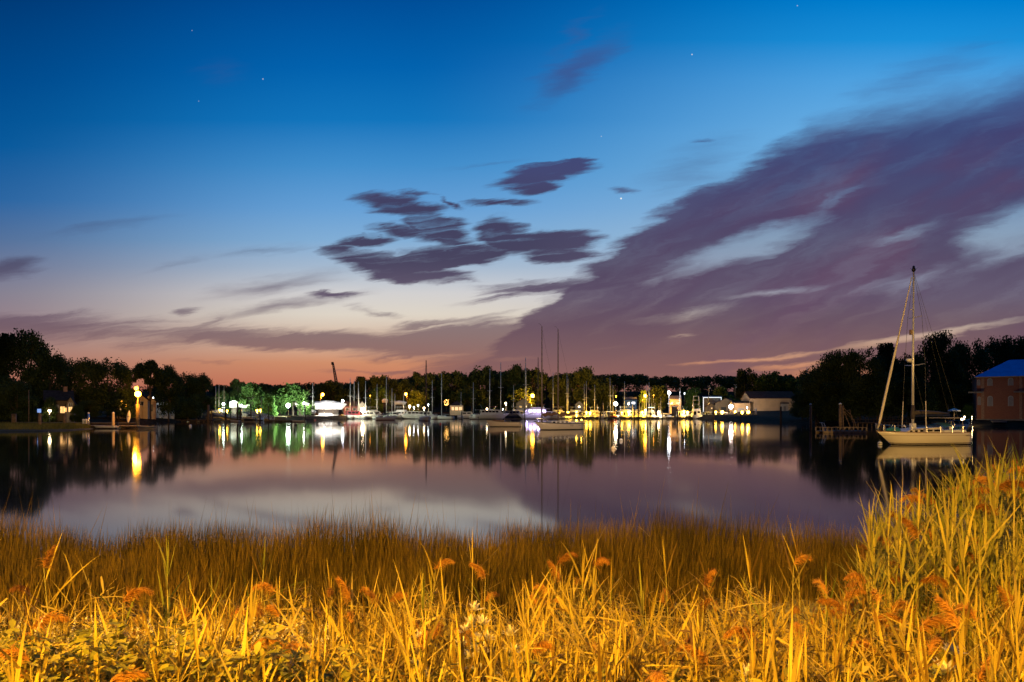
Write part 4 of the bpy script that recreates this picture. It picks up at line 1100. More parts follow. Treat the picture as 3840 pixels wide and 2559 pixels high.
def upright_board():
    d = 134; t = thing('kayak', 'white kayak standing upright on the dock beside the orange lamp piling', 'kayak', at(484, 1585, d), 0)
    hull_mb(2.4, .72, .16, .12, .3, .2, .0).build('hull', TARP, t, True).rotation_euler = (0, math.radians(-80), math.radians(90))
    t.children[0].location = (0, 0, 1.15)
    MB().lathe([(.24, 0), (.28, .03), (.25, .05)], (0, -.2, 1.2), 10).build('cockpit_rim', DARK, t)
upright_board()
for px in (313, 323):
    d = 131; t = thing('dock_box', 'white dock bollard at the left end of the floating dock' if px == 313 else 'second white dock bollard, nearer the orange lamp', 'bollard', at(px, 1588, d), 0, 'white bollards on the floating dock')
    MB().lathe([(.2, -.12), (.2, .5), (.24, .55), (.24, .75), (.1, .82)], (0, 0, 0), 9).build('post', TARP, t, True); MB().lathe([(.26, .0), (.26, .06)], (0, 0, -.12), 9).build('base_plate', GREYP, t)

# brown dock and gangways in the left middle distance
dock('brown timber dock with stacked walkways left of the tall piling', (600, 213), (800, 214), .75, 2.2, None, 'timber_dock', WOODP, None, .4, 8)
dock('raised timber pier with railing behind the brown dock', (585, 226), (800, 232), 1.9, 2.0, None, 'timber_pier', WOODP, None, .3, 10, True)
dock('floating dock under the white zigzag gangways', (800, 216), (985, 219), .6, 2.2, None, 'floating_dock')
dock('dark floating dock ending with an outboard boat', (998, 214), (1150, 214), .6, 2.6, None, 'floating_dock', PLANK, None, .45)
gangway('pale gangway sloping down left of the dark motor boat', (808, 238), 2.3, (905, 222), .9)
gangway('long pale zigzag gangway sloping down to the dark floating dock', (912, 240), 3.2, (1022, 216), .75)
for px, top, d, r, lab in [(647, 1513, 215, .22, 'brown piling left of the little dinghy'), (680, 1537, 222, .26, 'short piling with pale cap behind the brown dock'), (691, 1534, 222, .24, 'short piling with pale cap, right one of the pair'),
                           (737, 1537, 222, .30, 'short thick piling with pale cap near the little shed'), (782, 1519, 213, .38, 'tall thick lit piling right of the little dinghy'), (794, 1536, 222, .24, 'thin piling just right of the tall thick one'),
                           (846, 1533, 224, .34, 'dark piling left of the zigzag gangways'), (865, 1522, 214, .12, 'thin dark post among the gangways'), (891, 1514, 214, .30, 'tall dark piling beside the dark motor boat'), (901, 1528, 214, .28, 'dark piling just right of the tall dark one'),
                           (941, 1518, 230, .24, 'dark piling behind the long gangway'), (975, 1556, 212, .22, 'short dark piling below the long gangway'), (1007, 1524, 213, .17, 'dark post at the left end of the dark floating dock'), (1144, 1512, 211, .17, 'dark post at the right end of the dark floating dock')]:
    piling(lab, px, top, d, r, cap='pale cap' in lab, m=WOODD if 'dark' in lab else WOODP)
cruiser('dark motor boat tied below the zigzag gangways', 935, 212, 4.8, 168, HULLN, False, 0, False, 'motor boats at the left docks', cabz=.5)
skiff('small skiff with dark outboard at the end of the dark dock', 1120, 212, 4.4, 180, HULLW, True)
skiff('little pale runabout tied at the gangway dock', 880, 213, 3.6, 160, HULLW, False)

# boatyard ashore, lit by floodlights
def flood(label, px, py, d, r, g, zb=None, power=9000):
    t = street_lamp(label, px, py, d, r, g, 0, zb, 'white floodlights of the boatyard', STEEL, 'floodlight', power=power); t['category'] = 'floodlight'; return t
flood('dazzling white floodlight in front of the big floodlit tree', 1081, 1521, 266, .62, G_FLOOD, power=48000)
flood('white floodlight hidden beside the bright white masts', 838, 1516, 262, .30, glow('flood_lens_small', (.80, 1.0, .85), 50))
flood('white floodlight at the right end of the boatyard shed', 1285, 1504, 316, .40, G_COOL, power=9000)
flood('added white yard light over the covered boats', 1140, 1512, 280, .26, glow('added_yard_bulb', (1.0, .95, .9), 45), power=8000)  # lamp added to whiten the covers below it
flood('added white yard light in front of the long covered boat', 1215, 1524, 296, .26, glow('added_yard_bulb', (1.0, .95, .9), 45), power=9000)  # extra lamp placed before the cover to brighten it
flood('white yard light left of the vivid green tree', 905, 1521, 262, .28, glow('flood_lens_small', (.80, 1.0, .85), 50), power=8000)
wrapped('white covered boat with its bow up, left of the vivid green tree', 880, 1530, 34, 30, 268, 20)
wrapped('low white covered boat below the vivid green tree', 916, 1531, 40, 17, 270, 5)
wrapped('white covered boat right of the dazzling floodlight', 1135, 1527, 52, 22, 286, 0)
wrapped('long white covered boat before the boat shed', 1236, 1538, 128, 38, 304, 2)
wrapped('blinding white covered boat in the middle of the yard', 1446, 1512, 26, 18, 350, 0, tm=mat('bright_tarp', (.85, .85, .85), .5, noise=.05))
wrapped('long white covered boat right of the yard mast', 1502, 1519, 46, 17, 345, 3)
cruiser('white lit motor boat laid up beside the bright masts', 838, 270, 4.5, -75, HULLW, False, 0, True, 'motor boats at the left docks', z0=2.6, stands=True)
dock('long brown bulkhead quay under the covered boats', (1085, 262), (1300, 304), 1.5, 1.5, None, 'timber_quay', WOODP, WOODP, 1.4, 12)

# ------------------------------------------------------------------ marina
for a in [
    ('long dark floating dock before the yellow lamps, left of the gap', (2150, 306), (2470, 306)), ('dark floating dock before the yacht with a tower', (2498, 306), (2660, 304)), ('dark floating dock under the orange street lamps', (1290, 312), (1560, 313)),
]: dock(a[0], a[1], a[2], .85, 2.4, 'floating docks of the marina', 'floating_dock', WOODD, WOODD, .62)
SB = [  # label, column, depth, length, mast top row, heading, kwargs
    ('sailboat with a bright white mast left of the vivid green tree', 809, 258, 7, 1449, 80, dict(z0=2.4, boom=False, stays=False)),
    ('sailboat with the brighter white mast beside the white floodlight', 821, 262, 8, 1443, 100, dict(z0=2.4, boom=False, stays=False)),
    ('sailboat with a thin brown mast right of the bright ones', 840, 272, 7, 1444, 95, dict(z0=2.4, boom=False, mast_m=WOODP)),
    ('sailboat with a short thin mast behind the zigzag gangway', 980, 240, 6, 1490, 90, dict(boom=False, mast_m=CREAM)),
    ('sailboat with a mast left of the first orange street lamp', 1173, 290, 8, 1437, 95, dict(z0=2.2)),
    ('sailboat with the leftmost of the four close white masts', 1313, 308, 8.5, 1418, 100, dict(lean=-.5)),
    ('sailboat with the second of the four close white masts', 1328, 316, 8, 1425, 80, dict()),
    ('sailboat with the third of the four close white masts', 1344, 310, 8, 1433, 96, dict(jib=True)),
    ('sailboat with the rightmost of the four close white masts', 1371, 306, 7.5, 1430, 92, dict()),
    ('sailboat with a mast in front of the tallest orange lamp', 1414, 307, 7.5, 1441, 88, dict()),
    ('sailboat with a mast leaning right of the tallest orange lamp', 1449, 305, 8, 1411, 100, dict(lean=-2.4)),
    ('sailboat with a white mast and wide stays behind the bright yard', 1470, 322, 8, 1457, 84, dict(boom=False)),
    ('sailboat with a short mast behind the long covered boat', 1481, 318, 6, 1477, 92, dict(boom=False)),
    ('sailboat with a short mast left of the small orange lamp', 1514, 316, 6.5, 1477, 95, dict(boom=False, stays=False)),
    ('white sailboat with stays right of the tall brown mast', 1621, 300, 8, 1427, 105, dict()),
    ('white sailboat with a clean tall mast left of the cottage', 1656, 296, 8.5, 1401, 160, dict(stays=False, jib=False)),
    ('sailboat with a thin pole mast right of the cottage', 1729, 300, 6, 1471, 90, dict(boom=False, stays=False, mast_r=.7)),
    ('sailboat with a bare pale mast between cottage and motor yacht', 1775, 302, 7.5, 1436, 95, dict()),
    ('sailboat with a leaning white mast left of the white motor yacht', 1836, 312, 9, 1382, 85, dict(lean=-1.2)),
    ('sailboat with a tall white mast behind the white motor yacht', 1878, 316, 10, 1360, 92, dict(lean=-.5)),
    ('sailboat with a short mast behind the dark hulled yacht', 1926, 314, 7, 1445, 90, dict(boom=False)),
    ('sailboat with a tall mast and fanned stays left of the twin masts', 1971, 316, 10, 1342, 80, dict(jib=True)),
    ('sailboat with a dark thin mast just behind the twin masts', 2018, 320, 10, 1341, 95, dict(mast_m=WIRE, boom=False)),
    ('sailboat with a pale mast between the twin tall masts and right ones', 2074, 312, 8, 1398, 92, dict(boom=False)),
    ('sailboat with the pale mast of a close pair right of the twin masts', 2126, 314, 8.5, 1400, 88, dict()),
    ('sailboat with the lower mast of the close pair', 2130, 322, 8, 1421, 95, dict(boom=False)),
    ('sailboat with a short brown mast over the left yellow lamps', 2191, 316, 7, 1441, 90, dict()),
    ('sailboat with a white mast right over the pair of yellow lamps', 2199, 314, 8, 1430, 84, dict()),
    ('sailboat with a white mast over the small trawler', 2230, 316, 7.5, 1443, 95, dict(boom=False)),
    ('sailboat with a tall brown mast left of the bright white lamp', 2289, 318, 8.5, 1416, 100, dict(lean=-.6)),
    ('sailboat with a white mast above the bright white lamp', 2299, 316, 7, 1446, 88, dict(boom=False)),
    ('sailboat with twin rods at the left end of the blue building', 2342, 316, 8, 1431, 92, dict()),
    ('sailboat with a mast before the orange street lamp', 2424, 318, 7, 1443, 90, dict(boom=False, stays=False)),
    ('sailboat with a mast just right of the orange street lamp', 2434, 318, 8, 1435, 94, dict(boom=False)),
    ('sailboat with a bright white lit mast beside the white house', 2509, 322, 7, 1470, 90, dict(stays=False, boom=False, mast_r=2.2)),
    ('sailboat with a slim mast before the white house', 2550, 318, 7, 1457, 95, dict(boom=False)),
    ('sailboat with a glaring white mast behind the right wood', 3026, 330, 12, 1379, 95, dict(z0=2, mast_r=1.6, jib=True)),
]
for lab, px, d, L, top, hd, kw in SB: sailboat(lab, px, d, L, top, hd, **kw)

cruiser('white sport motor yacht with raked dark windows', 1842, 298, 10.5, 12, HULLW, False, 0, True)
cruiser('dark hulled motor yacht behind the launch', 1915, 304, 8.5, 186, HULLN, False, 0, True, cabmat=NAVY)
cruiser('cream motor boat moored left of the white motor yacht', 1782, 300, 4.4, 60, HULLW, False, 0, False, canvas=CREAM, cabz=.6)
t = cruiser('violet lit cabin yacht with a glowing row of windows', 2005, 300, 10.2, 180, HULLM, True, 0, True, name='cabin_yacht', winmat=G_PURP, canvas=MAROON, cabz=1.25)
lamp_light(t, (-1.5, 5.2, 2.6), 420, G_PURP, False); lamp_light(t, (3.5, 5.0, 2.2), 260, G_PURP, False)
cruiser('small white trawler over the left yellow lamps', 2222, 322, 6.5, 170, HULLW, True, 0, True, canvas=TARP)
cruiser('white cruiser with its stern to the dock, right of the left lamps', 2258, 309, 6.2, 75, HULLW, False, 0, True, canvas=CANVAS)
cruiser('red hulled boat below the bright white lamp', 2294, 310, 6.0, 95, HULLR, False, 0, True, cabmat=CREAM)
cruiser('white flybridge boat behind the middle yellow lamp', 2338, 316, 7, 100, HULLW, True, 0, True, canvas=TARP)
cruiser('dark cruiser before the blue building', 2385, 318, 7.5, 80, HULLW, True, 0, True, canvas=NAVY)
cruiser('cruiser with a green lit canopy, its glow put into the cloth', 2441, 311, 5.5, 92, HULLW, True, 0, True, canvas=G_GREEN)
cruiser('white cruiser with a dark top left of the yacht with a tower', 2550, 311, 6.8, 85, HULLW, True, 0, True, canvas=CANVAS)
cruiser('tall sport fishing yacht with a lookout tower', 2610, 308, 9, 80, HULLW, True, 6.6, True, canvas=CANVAS)
cruiser('small motor boat under the tallest orange street lamp', 1470, 310, 6, 175, HULLW, False, 0, True)
cruiser('white motor boat left of the small orange street lamp', 1545, 309, 7, 185, HULLW, False, 0, True)
cruiser('brown topped motor boat before the boat shed gable', 1325, 307, 7.5, 170, HULLM, False, 0, True, cabmat=MAROON)
cruiser('motor boat moored beside the bright cabin light', 1385, 306, 6.5, 10, HULLW, False, 0, True)
cruiser('low white motor boat left of the boat shed', 1225, 303, 7, 5, HULLW, False, 0, False, cabz=.6)
cruiser('white motor boat behind the mid water sloop', 1600, 306, 6.5, 0, HULLW, False, 0, True)
cruiser('white motor boat with aerials in front of the gabled boat shed', 1935, 320, 7, 200, HULLW, True, 0, True, canvas=TARP)
cruiser('pale motor boat right of the violet lit yacht', 2065, 305, 7, 5, HULLM, False, 0, True)
cruiser('small yellow lit boat at the end of the dark bank', 2834, 245, 3.4, 70, HULLW, True, 0, True, z0=.2, canvas=TARP)
cruiser('white motor boat left of the grey outlined building', 2648, 316, 6, 100, HULLW, False, 0, True)
cruiser('white motor boat between the yellow lamps right of the blue building', 2408, 310, 5.5, 85, HULLW, False, 0, True)
skiff('yellow lit small boat left of the dark floating dock', 2112, 306, 6.0, 15, HULLW, False, True)
skiff('small open boat moored in front of the white sport yacht', 1775, 292, 4.0, 200, HULLW, True)
sailboat('low sloop with a dark cover right of the orange lit thin tree', 2478, 308, 8.5, 1490, 172, cover=CREAM, boom=True, stays=False)
wrapped('orange covered boat in front of the white house', 2530, 1528, 32, 9, 345, 0, tm=mat('orange_tarp', (.6, .22, .06), .7, noise=.1))

for lab, px, d, L, hd, hm, cm in [
    ('flybridge yacht in the back row right of the boat shed', 1404, 324, 7, 30, HULLW, None), ('flybridge yacht in the back row under the long covered boat', 1500, 326, 7, 160, HULLW, None), ('motor boat in the back row left of the mid water sloop', 1562, 322, 6, 40, HULLW, None),
    ('motor boat in the back row right of the cottage', 1752, 322, 6, 20, HULLW, NAVY), ('red topped flybridge yacht behind the cream motor boat', 1834, 328, 8, 175, HULLW, MAROON), ('flybridge yacht in the back row behind the right twin mast', 2098, 324, 7, 10, HULLW, None),
    ('flybridge yacht in the back row under the gabled hut', 2152, 326, 7, 150, HULLW, None), ('motor boat in the back row over the left yellow lamps', 2192, 324, 6, 80, HULLW, None), ('motor boat in the back row left of the bright white lamp', 2276, 326, 7, 100, HULLW, None),
    ('flybridge yacht in the back row below the blue building', 2352, 328, 7.5, 20, HULLW, None), ('motor boat in the back row below the orange street lamp', 2428, 328, 6.5, 95, HULLN, None), ('motor boat in the back row right of the green canopy', 2476, 326, 6, 75, HULLW, None),
    ('motor boat in the back row left of the yacht with a tower', 2572, 326, 6.5, 100, HULLW, None), ('dark motor boat in the back row before the grey outlined building', 2660, 312, 6, 60, HULLN, None), ('motor boat among the yellow lamps left of the pink floodlight', 2712, 296, 5, 30, HULLW, None)]:
    cruiser(lab, px, d, L, hd, hm, 'flybridge' in lab, 0, True, canvas=cm or TARP)
DL = [('yellow dock lamp, left of the close pair', 2199, 1547, 305, .36), ('yellow dock lamp, right of the close pair', 2213, 1548, 305.5, .38), ('yellow dock lamp left of the leaning piling boats', 2130, 1547, 306, .30), ('upper yellow lamp above a twin lamp', 2162, 1545, 307, .30),
      ('lower yellow lamp below a twin lamp', 2162, 1557, 305, .28), ('yellow lamp just above the twin tall masts dock', 2161, 1577, 123.5, .10), ('small yellow lamp left of the widest yellow glow', 2332, 1548, 305, .28), ('widest yellow dock lamp before the white flybridge boat', 2358, 1546, 306, .50),
      ('yellow dock lamp below the orange street lamp', 2409, 1546, 305, .30), ('upper white lamp left of the green canopy', 2421, 1538, 307, .22), ('lower yellow lamp left of the green canopy', 2421, 1549, 305, .24), ('white dock lamp right of the green canopy', 2470, 1546, 306, .36),
      ('left yellow lamp before the yacht with a tower', 2565, 1543, 306, .34), ('right yellow lamp before the yacht with a tower', 2578, 1547, 305, .40), ('yellow lamp right of the yacht with a tower', 2684, 1546, 300, .34), ('larger yellow lamp left of the pink floodlight', 2708, 1546, 292, .46),
      ('small yellow lamp right below the pink floodlight', 2757, 1545, 286, .26), ('yellow lamp in front of the beige hall lean-to', 2783, 1547, 262, .40), ('rightmost yellow lamp before the beige hall', 2806, 1546, 262, .44), ('low yellow lamp under the larger one', 2681, 1558, 302, .26),
      ('yellow lamp low on the water edge under the gangway boats', 824, 1538, 244, .26), ('small yellow lamp right of the gangway lamp', 852, 1541, 244, .20), ('left yellow lamp of a pair on the grassy shore', 964, 1540, 250, .28), ('right yellow lamp of a pair on the grassy shore', 977, 1539, 250, .26),
      ('small yellow lamp on the quay below the first orange lamp', 1240, 1538, 306, .30), ('white lamp low among boats below the small orange lamp', 1536, 1524, 312, .38), ('white lamp at the mid water sloop', 1590, 1531, 312, .30), ('white lamp left of the white sport yacht', 1826, 1534, 303, .26), ('white lamp on the white sport yacht stern', 1897, 1513, 318, .34)]
for lab, px, py, d, r in DL:
    g = G_WARM if lab.startswith(('white', 'upper white')) else G_YEL
    dock_lamp(lab, px, py, d, r, g, .8 if d > 200 else .9)
for lab, px, py, d, r in [('pale blue lamp among the boats right of the small orange lamp', 1552, 1527, 318, .20), ('cool lamp left of the cottage', 1568, 1520, 330, .2), ('cool lamp behind the mid water sloop', 1606, 1518, 330, .2), ('cool lamp near the dark hulled yacht', 1886, 1534, 303, .13), ('tiny orange lamp left of the tallest orange lamp', 1388, 1484, 350, .14), ('small orange lamp on the hill right of the bright white lamp', 2310, 1486, 360, .22), ('tiny orange lamp between orange lamp and white house', 2451, 1483, 370, .13), ('tiny warm lamp on the round green tree side', 2567, 1475, 356, .12), ('small warm lamp above the beige hall lean-to', 2802, 1528, 290, .14), ('tiny white lamp behind the beige hall gable', 2796, 1504, 320, .13)]:
    dock_lamp(lab, px, py, d, r, glow('small_orange_bulb', SOD, 16) if 'orange lamp' in lab[:18] else glow('small_cool_bulb', COOL, 22), None, 'small far lights')
for lab, px, py, d, r, arm in [('orange street lamp left of the crane, over the long covered boat', 1210, 1480, 322, .50, -1.0), ('tallest orange street lamp, above the boats', 1420, 1464, 395, .72, -.8), ('small orange street lamp right of the bright yard', 1522, 1478, 372, .5, .6), ('big orange street lamp above the violet lit yacht', 1997, 1485, 366, .74, -2.2), ('orange street lamp right of the blue building', 2420, 1485, 362, .64, -1.5)]:
    street_lamp(lab, px, py, d, r, G_SOD, arm)
flood('bright white lamp in front of the red hulled boat', 2309, 1515, 320, .66, glow('marina_flood', (1.0, .86, .62), 45), 1.0)
flood('tall white lamp shining at the white house', 2509, 1473, 316, .55, glow('marina_white', (.92, .95, 1.0), 45), 1.0)
flood('pinkish white floodlight before the beige hall', 2741, 1526, 285, .66, glow('pink_flood', (1.0, .78, .66), 45), 1.0)
dock_lamp('low glowing lamp under the brown topped motor boat', 1360, 1535, 304, .55, glow('cabin_flood', (1.0, .78, .45), 60), .3)
for lab, px, top, d, r, lean, m in [('dark piling leaning right before the white cruiser', 2248, 1505, 240, .22, 1.2, WOODD), ('dark piling before the widest yellow lamp', 2378, 1523, 268, .24, 0, WOODD), ('dark piling right of the widest yellow lamp', 2394, 1530, 292, .22, 0, WOODD), ('dark piling before the green canopy boat', 2438, 1532, 262, .18, 0, WOODD), ('dark piling before the right cruiser', 2540, 1536, 225, .20, 0, WOODD),
                                    ('brown piling in open water before the yellow lamps on the right', 2675, 1534, 215, .22, 0, WOODP), ('brown piling before the beige hall', 2928, 1526, 178, .26, 0, WOODD), ('grey piling standing alone left of the floating dock with railing', 3040, 1518, 124, .22, 0, WOODP), ('grey piling at the floating dock with railing', 3151, 1517, 106, .24, 0, WOODP),
                                    ('thin dark post before the violet lit yacht', 1968, 1533, 190, .14, 0, WOODD), ('thin dark post left of the covered boats', 1248, 1513, 290, .10, 0, WOODP), ('dark post behind the white sailboats', 1732, 1540, 290, .18, 0, WOODD), ('dark post behind the gangway boats', 1300, 1536, 298, .16, 0, WOODD),
                                    ('slim pile right of the left yellow lamps', 2186, 1540, 300, .16, 0, WOODD), ('slim pile between the two long dark docks', 2484, 1540, 300, .2, 0, WOODD), ('thin post before the small yellow lit boat', 2777, 1545, 214, .15, 0, WOODD)]:
    piling(lab, px, top, d, r, lean, m, cap='grey' in lab)
pole('leaning pale utility pole before the grey outlined building', 2654, 1445, 352, 1540, .2, CREAM, .8, True, True)
pole('utility pole right of the green lit tree', 2757, 1441, 352, 1540, .2, None, 0, True, True)
pole('lit short post with a flag halyard left of the cream house', 611, 1490, 205, 1540, .08, CREAM)
for k, (px, top) in enumerate([(2262, 1512), (2372, 1512), (2398, 1512), (2418, 1512), (2444, 1512), (2456, 1512), (2471, 1512), (1900, 1510), (2095, 1520), (2240, 1516)]):
    dd = 308 + (k % 3) * 3
    pole(['white slip piling beside the red hulled boat', 'white slip piling left of the blue building boats', 'white slip piling right of the widest yellow lamp', 'white slip piling below the orange street lamp', 'white slip piling over the green canopy', 'white slip piling right of the green canopy', 'white slip piling left of the orange covered boat', 'white slip piling behind the white sport yacht', 'white slip piling right of the violet lit yacht', 'white slip piling over the small trawler'][k],
         px, top, dd, 1568, .13, CREAM, 0, name='slip_piling', cat='piling', group='white slip pilings of the marina')

# string lights on a bare tree by the cottage
def light_tree():
    d = 336; t = thing('decorated_tree', 'small tree wound with orange string lights left of the cottage', 'tree', at(1674, 1535, d), 0)
    rng = random.Random(5); z = at(1674, 1498, d).z - t.location.z
    tr = MB(); tr.tube([(0, 0, -1), (0, 0, z * .6), (.1, 0, z)], [.12, .08, .03], 6); bl = MB()
    for k in range(16):
        a = rng.uniform(0, 6.28); b0 = z * rng.uniform(.25, .85); e = Vector((math.cos(a) * 1.1, math.sin(a) * 1.1, b0 + .8)); tr.tube([(0, 0, b0), e], [.04, .015], 4)
        for s in (.4, .7, 1.0): bl.ball(Vector((0, 0, b0)).lerp(e, s), .07, 6, 4)
    tr.build('trunk', BARK, t); bl.build('string_lights', glow('string_bulb', (1.0, .5, .1), 18), t)
light_tree()
# ------------------------------------------------------------------ boats lying in the bay
def text_part(name, body, size, m, parent, loc, rot, shear=0.0):
    c = bpy.data.curves.new(name, 'FONT'); c.body = body; c.size = size; c.extrude = .004; c.shear = shear; c.align_x = 'CENTER'
    c.materials.append(m)
    tmp = bpy.data.objects.new(name, c); COL.objects.link(tmp); bpy.context.view_layer.update()
    me = bpy.data.meshes.new_from_object(tmp.evaluated_get(bpy.context.evaluated_depsgraph_get())); me.name = name
    bpy.data.objects.remove(tmp); o = link(name, me, parent); o.location = loc; o.rotation_euler = rot
    return o

def cat_ketch():
    d = 122; L = 9.6; B = 3.0; fb = 1.15
    t = thing('cat_ketch', 'pale two masted sailboat with dark rubbing band and number 113 on its side', 'sailboat', ((2093 - CX) / F * d, d, 0), math.radians(205))
    m = hull_paint('ketch_hull', (.62, .55, .47), (.62, .55, .47), (.012, .012, .014), .11)
    hull_mb(L, B, fb, .5, .74, .34, .10).build('hull', m, t, True)
    for sg in (-1, 1):
        b = MB(); pts = [(L * (k / 16 - .5), sg * (half_beam(L, B, L * (k / 16 - .5)) + .015), sheer_z(L, fb, L * (k / 16 - .5), .34) - .09) for k in range(17)]
        b.tube(pts, .085, 6); b.build('rubbing_strake', NAVY, t)
    cab = MB().box(-L * .20, L * .20, -B * .29, B * .29, fb, fb + .45, .16).build('cabin_top', WHITE, t)
    for sg in (-1, 1):
        w = MB()
        for k in range(4): w.box(-L * .16 + k * L * .09, -L * .16 + k * L * .09 + .45, sg * B * .285 - .02, sg * B * .285 + .02, fb + .13, fb + .31)
        w.build('cabin_window', GLASSD, cab)
    MB().box(-L * .42, -L * .21, -B * .33, B * .33, fb, fb + .28, .05).build('cockpit_coaming', WHITE, t)
    for mx, top, bl in ((L * .34, 1228, .36), (L * .34 - 2.95 / math.cos(math.radians(25)), 1235, .40)):
        z = H - (top - HY) / F * d
        mo = MB().tube([(mx, 0, fb), (mx, 0, z * .5), (mx, 0, z)], [.14, .125, .075], 9).build('mast', mat('dark_spar', (.16, .12, .10), .5, noise=.2), t, True)
        MB().tube([(mx, 0, z), (mx + .45, 0, z + .45), (mx + .7, 0, z + .42)], .02, 4).build('wind_vane', WIRE, mo)
        bo = MB().tube([(mx - .1, 0, fb + 1.35), (mx - L * bl, 0, fb + 1.6)], .06, 6).build('boom', ALU, t)
        s = MB(); n = 8
        s.tube([(mx - .2 - (L * bl - .6) * k / n, 0, fb + 1.55 + .15 * k / n - .1 * math.sin(k * 1.7)) for k in range(n + 1)], [.12] + [.36 - .02 * k for k in range(n - 1)] + [.12], 9)
        s.build('furled_sail', mat('tan_sail_cover', (.16, .085, .045), .85, noise=.3), bo, True)
        MB().tube([(mx - L * bl, 0, fb + 1.6), (mx - .1, 0, z * .96)], .014, 4).build('topping_lift', WIRE, mo)
    rail(t, L, B, fb, L * .28, L * .46, .6, 'pulpit', 3, .025); rail(t, L, B, fb, -L * .48, -L * .30, .6, 'pushpit', 3, .025)
    # number and name on the side turned to the camera
    h = MB()
    x = -L * .20; y = half_beam(L, B, x) + .03
    text_part('hull_number', '113', .46, DARK, t, (x, y, .62), (math.radians(90), 0, math.radians(180)))
    x = -L * .37; y = half_beam(L, B, x) + .045
    text_part('hull_name', '~ illw', .30, mat('worn_lettering', (.25, .2, .17), .7), t, (x, y - .02, .68), (math.radians(90), 0, math.radians(174)))
    MB().ball((-L * .5 + .15, .3, fb + .6), .09, 8, 5).build('stern_light', glow('stern_bulb', YEL, 60), t)
cat_ketch()

def launch():
    d = 146; L = 7.6; B = 2.5; fb = .95
    t = thing('launch', 'open cream launch with low dark foredeck left of the violet lit yacht', 'launch', ((1890 - CX) / F * d, d, 0), math.radians(172))
    hull_mb(L, B, fb, .4, .85, .5, .08).build('hull', HULLC, t, True)
    for sg in (-1, 1):
        MB().tube([(L * (k / 14 - .5), sg * (half_beam(L, B, L * (k / 14 - .5), .85) + .01), sheer_z(L, fb, L * (k / 14 - .5), .5) + .02) for k in range(15)], .055, 6).build('gunwale', WOODP, t)
    MB().prism([(-L * .02, fb + .05), (L * .36, fb + .34), (L * .25, fb + .62), (L * .0, fb + .55)], -B * .30, B * .30).build('cuddy', mat('dark_varnish', (.09, .04, .025), .4, noise=.2), t)
    MB().prism([(-L * .01, fb + .55), (L * .03, fb + .55), (-L * .01, fb + .92), (-L * .03, fb + .90)], -B * .28, B * .28).build('windscreen', GLASSD, t)
    MB().box(-L * .40, -L * .30, -B * .36, B * .36, fb - .05, fb + .1).build('thwart', WOODP, t)
    MB().box(-L * .20, -L * .08, -B * .2, B * .2, fb - .05, fb + .35, .1).build('engine_box', DARK, t)
launch()

t = sailboat('sloop lying bow-on in mid water with a very tall brown mast', 1598, 241, 12, 1352, -72, HULLM, CANVAS, None, True, True, mast_m=mat('brown_spar', (.10, .065, .05), .6, noise=.2), mast_r=1.6)
sailboat('small dark sloop in mid water under the bright yard', 1456, 262, 8.5, 1440, 20, HULLM, CANVAS, None, True, True, mast_m=WIRE)
skiff('small white motor boat in mid water left of the cottage reflections', 1590, 258, 5, 190, HULLW, False)

def buoy(label, px, py, r, cone=False, stripe=True, m=None):
    d = H * F / (py - HY); x = (px - CX) / F * d
    t = thing('mooring_buoy', label, 'buoy', (x, d, 0), 0, 'mooring buoys in the bay')
    if cone: MB().lathe([(r * .5, -r * .3), (r, 0), (r * .98, r * .22), (r * .62, r * .75), (r * .12, r * 1.25), (.02, r * 1.3)], (0, 0, 0), 14).build('float', m or CREAM, t, True)
    else: MB().ball((0, 0, r * .45), r, 14, 8).build('float', m or TARP, t, True)
    if stripe: MB().lathe([(r * 1.012, r * (.12 if cone else .30)), (r * 1.012, r * (.2 if cone else .55))], (0, 0, 0), 14).build('stripe', NAVY, t, True)
    z = r * (1.3 if cone else 1.45)
    MB().tube([(0, 0, z - .04), (.05, 0, z + .06), (0, 0, z + .12), (-.05, 0, z + .06), (0, 0, z)], .012, 5).build('ring', STEEL, t)
buoy('cone topped mooring buoy nearest in the middle of the bay', 2300, 1684, .24, True)
buoy('round striped mooring buoy beyond the cone topped one', 2329, 1655, .20)
buoy('small pale buoy left, before the little white dinghy', 714, 1600, .30, stripe=False)
buoy('small dark blue buoy under the first orange lamp', 1270, 1589, .34, stripe=False, m=NAVY)
buoy('tiny pink buoy before the long covered boats', 1182, 1577, .34, stripe=False, m=mat('pink_buoy', (.6, .2, .15), .5))
buoy('small pink white buoy left of the launch', 1806, 1600, .26, stripe=False, m=mat('pale_pink_buoy', (.6, .42, .36), .5))
buoy('small red buoy in the dark reflection left of the launch', 1652, 1592, .26, stripe=False, m=REDP)

